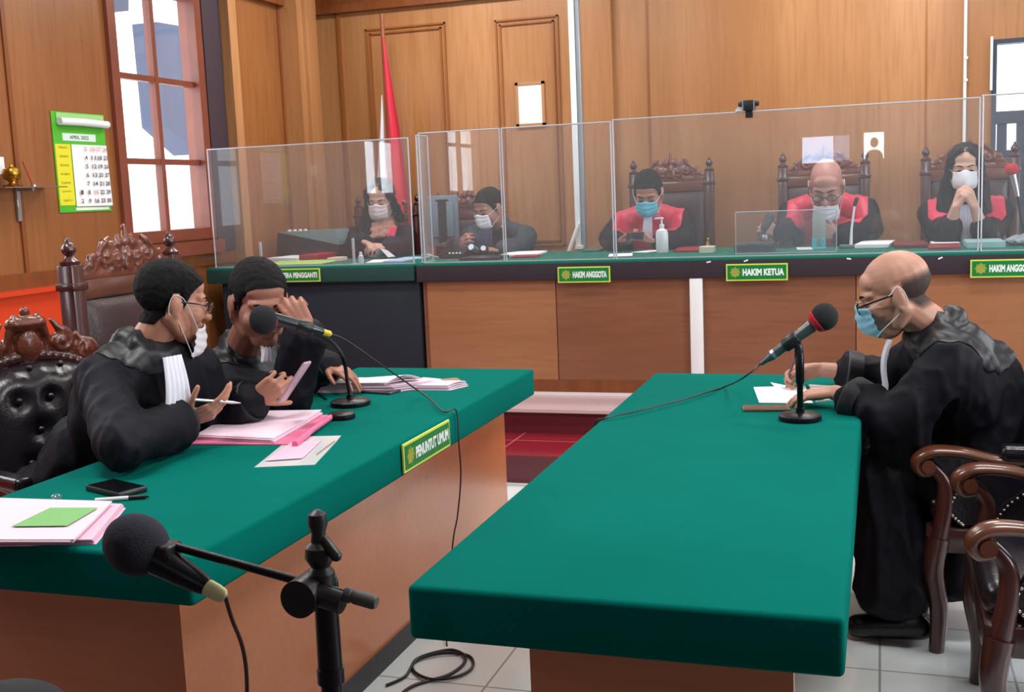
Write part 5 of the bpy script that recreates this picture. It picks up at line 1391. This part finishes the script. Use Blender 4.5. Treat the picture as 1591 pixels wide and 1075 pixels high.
g = G().rbox((xm - .042, 7.210, TB), (xm + .042, 7.310, TB + .012), .003, 1).rbox((xm - .040, 7.215, TB + .01), (xm - .014, 7.230, TB + .068), .003, 1).rbox((xm + .014, 7.215, TB + .01), (xm + .040, 7.230, TB + .068), .003, 1).rbox((xm - .03, 7.270, TB), (xm + .03, 7.285, TB + .1), .003, 1)
single('phone_holder', g, TEAL, 'bright teal phone holder on the bench before the bald judge', 'holder', (xm, 7.250, TB))
# thin desk mic
c = onY(1322, 376, 7.270); tpm = onY(1328, 318, 7.290)
t = thing('gooseneck_microphone', 'slim white desk microphone beside the bald judge', 'microphone', (c.x, 7.270, TB))
G().rbox((c.x - .07, 7.230, TB), (c.x + .06, 7.330, TB + .022), .006, 2).build('base', mat('base_greygreen', srgb(88, 110, 108), .5), t)
G().tube([V(c.x, 7.280, TB + .02), V(c.x + .004, 7.280, TB + .12), tpm], [.010, .007, .006], 10).build('neck', WHITE, t)
G().cap(tpm, tpm + V(.012, 0, .035), .012, .013, 12).build('mic_head', BLACK, t)
flat('paper_sheet', 1238, 1262, 6.98, 7.12, TB, .005, PAPER, 'white paper left of the teal phone holder', 'paper', .1)
flat('paper_stack', 1334, 1386, 7.0, 7.24, TB, .026, PAPER, 'open white papers right of the slim white microphone', 'papers', -.1)
flat('folder', 1388, 1440, 6.95, 7.2, TB, .024, MAROON, 'maroon folder on the bench left of the clasped-hands judge', 'folder', .03)
flat('folder', 1442, 1492, 6.84, 7.05, TB, .016, mat('red_brown_folder', srgb(140, 40, 50), .5), 'red-brown folder nearest the clasped-hands judge', 'folder', -.04)
flat('paper_sheet', 1446, 1490, 7.06, 7.2, TB, .016, PAPER, 'white papers before the clasped-hands judge', 'papers', .0)
flat('book', 1499, 1558, 6.86, 7.04, TB, .038, mat('pale_teal_book', srgb(150, 190, 190), .5), 'pale teal book below the clasped-hands judge', 'book', .0)
c = onY(1582, 378, 7.200)
me = remesh(G().ell((c.x + .02, 7.200, TB + .025), (.09, .08, .028)).ell((c.x + .07, 7.230, TB + .035), (.06, .06, .035)), .008, 2); fold_noise(me, .007, (30, 30, 30), 9)
for v in me.vertices: v.co.z = max(v.co.z, TB)
tag(link('grey_cloth', me, mat('grey_plastic_bag', srgb(150, 158, 164), .4), None, (c.x, 7.200, TB), True, 0), 'crumpled grey bag on the bench at the right edge', 'bag')
# mic with red foam at right
a = onY(1572, 263, 7.250); b = onY(1580, 300, 7.250); c2_ = onY(1588, 345, 7.270)
t = thing('microphone', 'microphone with red foam ball on a bench stand at the right edge', 'microphone', a)
G().ell(a, (.040, .040, .036)).build('foam', FOAMR, t); G().lathe(b, [(.012, -.02), (.014, 0), (.020, (a - b).length - .02)], 16, (a - b)).build('body', SILVER, t)
t = thing('microphone_stand', 'dark stand holding the red foam microphone at the right edge', 'stand', (c2_.x + .02, 7.270, TB))
G().tube(spline([b, c2_, V(c2_.x + .02, 7.270, TB + .03)], 5), .008, 10).build('gooseneck', BLACKM, t); base_disc(c2_.x + .02, 7.270, TB, .06).build('base', BLACKM, t)
# webcam on top of the long screen
c = onY(1164, 165, 6.71); zt = 1.979
t = thing('webcam', 'black webcam clipped on the top edge of the longest acrylic screen', 'webcam', (c.x, 6.71, zt))
G().rbox((c.x - .060, 6.67, zt + .022), (c.x + .060, 6.70, zt + .052), .010, 2).rbox((c.x - .038, 6.665, zt), (c.x + .038, 6.702, zt + .058), .006, 2).build('webcam_body', BLACK, t)
G().box((c.x - .036, 6.663, zt), (c.x - .028, 6.6655, zt + .058)).box((c.x + .028, 6.663, zt), (c.x + .036, 6.6655, zt + .058)).build('trim_strip', SILVER, t, smooth=False)
G().rbox((c.x - .02, 6.69, zt - .04), (c.x + .02, 6.698, zt + .02), .002, 1).rbox((c.x - .02, 6.72, zt - .04), (c.x + .02, 6.728, zt + .02), .002, 1).rbox((c.x - .02, 6.69, zt), (c.x + .02, 6.728, zt + .01), .002, 1).build('mount', BLACK, t)
c = onY(1147, 170, 6.71); single('white_clip', G().prism([V(c.x - .018, 6.695, zt), V(c.x + .018, 6.695, zt), V(c.x + .016, 6.695, zt + .035), V(c.x + .002, 6.695, zt + .03)], (0, .03, 0)), WHITE, 'small white clip on the acrylic screen edge left of the webcam', 'clip', (c.x, 6.71, zt), smooth=False)

# ------------------------------------------------------------------ walls: calendar, shelf, frame, flag, cable
xc = XL + .004
c0 = onX(75, 172, XL); c1 = onX(177, 327, XL); y0, y1, z0, z1 = c0.y + .01, c1.y - .03, c1.z + .0, c0.z
t = thing('wall_calendar', 'green and yellow wall calendar for April 2022 beside the window', 'calendar', (XL, (y0 + y1) / 2, z0))
w, h = y1 - y0, z1 - z0; EYc, EZc = V(0, 1, 0), V(0, 0, 1)
def cb(a, b, c, d, x0, x1): return G().box((XL + x0, y0 + a * w, z0 + b * h), (XL + x1, y0 + c * w, z0 + d * h))
CG = mat('calendar_green', srgb(74, 176, 40), .5)
cb(0, 0, 1, 1, .003, .006).build('backing', CG, t, smooth=False)
cb(.08, .92, .98, .99, .006, .012).build('header', mat('calendar_pale_green', srgb(150, 200, 130), .5), t, smooth=False)
G().tube([V(XL + .03, y0 + .08 * w, z0 + .90 * h), V(XL + .03, y0 + .5 * w, z0 + .905 * h), V(XL + .03, y0 + 1.0 * w, z0 + .895 * h)], .022, 14).build('rolled_sheet', mat('calendar_roll', srgb(222, 232, 226), .5), t)
cb(.02, .07, .30, .68, .006, .008).build('day_column', mat('calendar_yellow', srgb(222, 214, 40), .5), t, smooth=False)
G().sheet(lambda u, v: (XL + .012 + .010 * (1 - v) * u, y0 + w * (.31 + .68 * u), z0 + h * (.055 + .625 * v)), 4, 4, .002).build('month_sheet', PAPER, t, smooth=False)
cb(.18, .72, .80, .80, .006, .009)
cb(.17, .715, .80, .79, .006, .0085).build('title_strip', mat('calendar_title', srgb(206, 226, 216), .5), t, smooth=False)
cb(.30, .015, .95, .045, .006, .009).build('foot_strip', mat('calendar_foot', srgb(226, 236, 220), .5), t, smooth=False)
INK = mat('ink_dark', srgb(70, 80, 92), .6); INKR = mat('ink_pale_red', srgb(196, 150, 150), .6); INKG = mat('ink_olive', srgb(120, 120, 20), .6)
text('lettering', 'APRIL 2022', INK, t, (XL + .0088, y0 + .30 * w, z0 + .735 * h), EYc, EZc, .035 * h, .36 * w, .01)
rows = [('MINGGU', '  3 10 17 24'), ('SENIN', '  4 11 18 25'), ('SELASA', '  5 12 19 26'), ('RABU', '  6 13 20 27'), ('KAMIS', '  7 14 21 28'), ('JUMAT', '1 8 15 22 29'), ('SABTU', '2 9 16 23 30')]
for i, (dn, nums) in enumerate(rows):
    zz = z0 + h * (.615 - i * .088)
    text('lettering', dn, INKG, t, (XL + .0082, y0 + .08 * w, zz + .012), EYc, EZc, .022 * h, .16 * w, .0)
    ns = nums.split(); cols = [.36, .50, .64, .76, .88][5 - len(ns):]
    for cx_, n_ in zip(cols, ns):
        text('lettering', n_, INKR if i == 0 or n_ == '15' else INK, t, (XL + .024, y0 + (cx_ + (.02 if len(n_) == 1 else 0)) * w, zz), EYc, EZc, .045 * h, (.045 if len(n_) == 1 else .085) * w, .02)
# shelf with brass ornament
a = onX(-30, 293, XL); b = onX(68, 291, XL)
t = thing('wall_shelf', 'small glass shelf with metal bracket left of the calendar', 'shelf', (XL, b.y - .2, b.z))
G().box((XL + .001, a.y, b.z - .006), (XL + .16, b.y, b.z)).build('shelf_plate', mat('shelf_glass', srgb(120, 96, 84), .15, coat=.6), t, smooth=False)
c = onX(26, 318, XL); G().rbox((XL + .001, c.y - .014, c.z - .09), (XL + .02, c.y + .014, b.z - .006), .003, 1).box((XL + .001, c.y - .008, b.z - .02), (XL + .12, c.y + .008, b.z - .006)).build('bracket', SILVER, t)
c = onX(20, 290, XL + .08)
t = thing('brass_ornament', 'brass ball ornament on the small glass wall shelf', 'ornament', (XL + .08, c.y, b.z))
G().lathe((XL + .08, c.y, b.z), [(.045, 0), (.05, .01), (.02, .02), (.02, .03), (.042, .045), (.05, .07), (.042, .095), (.015, .105), (.012, .12), (.0, .125)], 20).build('ball', BRASS, t)
c = onX(52, 288, XL + .06); d = onX(40, 250, XL + .06)
t = thing('incense_stick', 'thin red stick leaning on the small glass wall shelf', 'stick', (XL + .06, c.y, b.z))
G().tube([V(XL + .06, c.y, b.z + .004), V(XL + .04, d.y, d.z)], .005, 8).build('stick', mat('stick_red', srgb(170, 60, 30), .5), t); G().lathe((XL + .06, c.y, b.z), [(.016, 0), (.016, .012), (.006, .02)], 12).build('holder', SILVER, t)
a = onX(5, 244, XL); b_ = onX(6, 271, XL)
single('wall_note', G().box((XL + .0005, a.y - .12, b_.z), (XL + .003, a.y, a.z)), PAPER, 'white note on the wall at the left edge above the shelf', 'note', (XL, a.y, a.z), smooth=False)
# framed white sheet
a = onY(801, 129, YB); b = onY(846, 195, YB)
t = thing('picture_frame', 'wooden framed white sheet on the back wall', 'frame', (a.x, YB, b.z))
g = G(); fw = .022; x0, x1, z0, z1 = a.x, b.x + .012, b.z + .0, a.z
g.box((x0, YB - .02, z0), (x0 + fw, YB - .001, z1)).box((x1 - fw, YB - .02, z0), (x1, YB - .001, z1)).box((x0, YB - .02, z0), (x1, YB - .001, z0 + fw)).box((x0, YB - .02, z1 - fw), (x1, YB - .001, z1))
g.build('frame', mat('frame_pale_wood', srgb(176, 128, 84), .5), t, smooth=False)
G().box((x0 + fw, YB - .012, z0 + fw), (x1 - fw, YB - .002, z1 - fw)).build('sheet', mat('glossy_white_sheet', srgb(250, 250, 252), .25, coat=.5), t, smooth=False)
# flag
Yf = 8.28; a = onY(593, 22, Yf)
t = thing('flag', 'red and white flag hanging furled from a brown pole by the back wall', 'flag', (a.x, Yf, .306))
G().cyl((a.x, Yf, .33), (a.x, Yf, a.z), .017).build('pole', mat('flag_pole_wood', srgb(136, 74, 50), .35, coat=.3), t)
G().lathe((a.x, Yf, .306), [(.16, 0), (.16, .03), (.05, .06), (.03, .14), (.0, .15)], 24).build('base', MAHOG, t)
def drape(E0, E1, ripple, yo, zmin=.6):
    L = [onY(x, y, Yf) for x, y in E0]; R = [onY(x, y, Yf) for x, y in E1]
    def fn(u, v):
        q = v * (len(L) - 1); i = min(int(q), len(L) - 2); f_ = q - i
        l = L[i].lerp(L[i + 1], f_); r = R[i].lerp(R[i + 1], f_); p = l.lerp(r, u)
        return (p.x, Yf + yo + ripple * math.sin(u * PI * 3 + 1) * min(1, v * 3), p.z)
    return G().sheet(fn, 16, 20, .003)
drape([(597, 58), (599, 120), (601, 200), (603, 280), (605, 340), (607, 392)], [(599, 60), (611, 120), (625, 200), (636, 280), (643, 340), (646, 392)], .02, -.03).build('red_cloth', mat('flag_red', srgb(206, 34, 60), .6, sheen=.2), t, angle=80)
drape([(597, 148), (595, 190), (592, 240), (589, 300), (588, 340), (587, 392)], [(598, 148), (601, 190), (603, 240), (606, 300), (610, 340), (612, 392)], .012, -.05).build('white_cloth', mat('flag_white', srgb(225, 225, 235), .6), t, angle=80)
# white conduit on the back wall at right
a = onY(1498, 217, YB - .01)
g = G().tube([V(a.x, YB - .012, 1.2), V(a.x, YB - .012, 3.6)], .011, 8)
for zz in (2.2, 2.35, 2.9): g.rbox((a.x - .008, YB - .028, zz), (a.x + .018, YB, zz + .02), .003, 1)
tag(g.build('cable_conduit', WHITE, None, org=(a.x, YB, 1.2)), 'thin white vertical cable conduit on the back wall at the right', 'conduit')
c = onY(1190, 160, YB)
# television on the wall behind the photographer; seen only as a reflection in the long acrylic screen
ytv = YF + .05
t = thing('television', 'wall television with video call tiles, seen as a reflection in the long acrylic screen', 'television', (-.38, YF, 1.4))
G().rbox((-1.15, YF + .001, 1.48), (.38, ytv, 2.34), .01, 1).build('television_body', BLACK, t)
def scr(name, x0, x1, z0, z1, col, st): G().box((x0, ytv, z0), (x1, ytv + .004, z1)).build(name, mat(name + '_light', (0, 0, 0, 1), .3, emit=col, estr=st), t, smooth=False)
scr('call_tile_wide', -1.0, -.60, 1.80, 2.14, (.55, .72, 1, 1), 11)
scr('call_tile_dim', -.59, -.40, 1.82, 2.14, (.5, .55, .8, 1), 4)
scr('call_tile_white', -.22, .03, 1.82, 2.16, (.9, .96, 1, 1), 12)
g = G(); g.ell((-.09, ytv + .006, 2.03), (.05, .004, .065)); g.ell((-.09, ytv + .006, 1.84), (.11, .004, .10)); g.build('caller_outline', mat('caller_dark', srgb(70, 40, 36), .6), t)
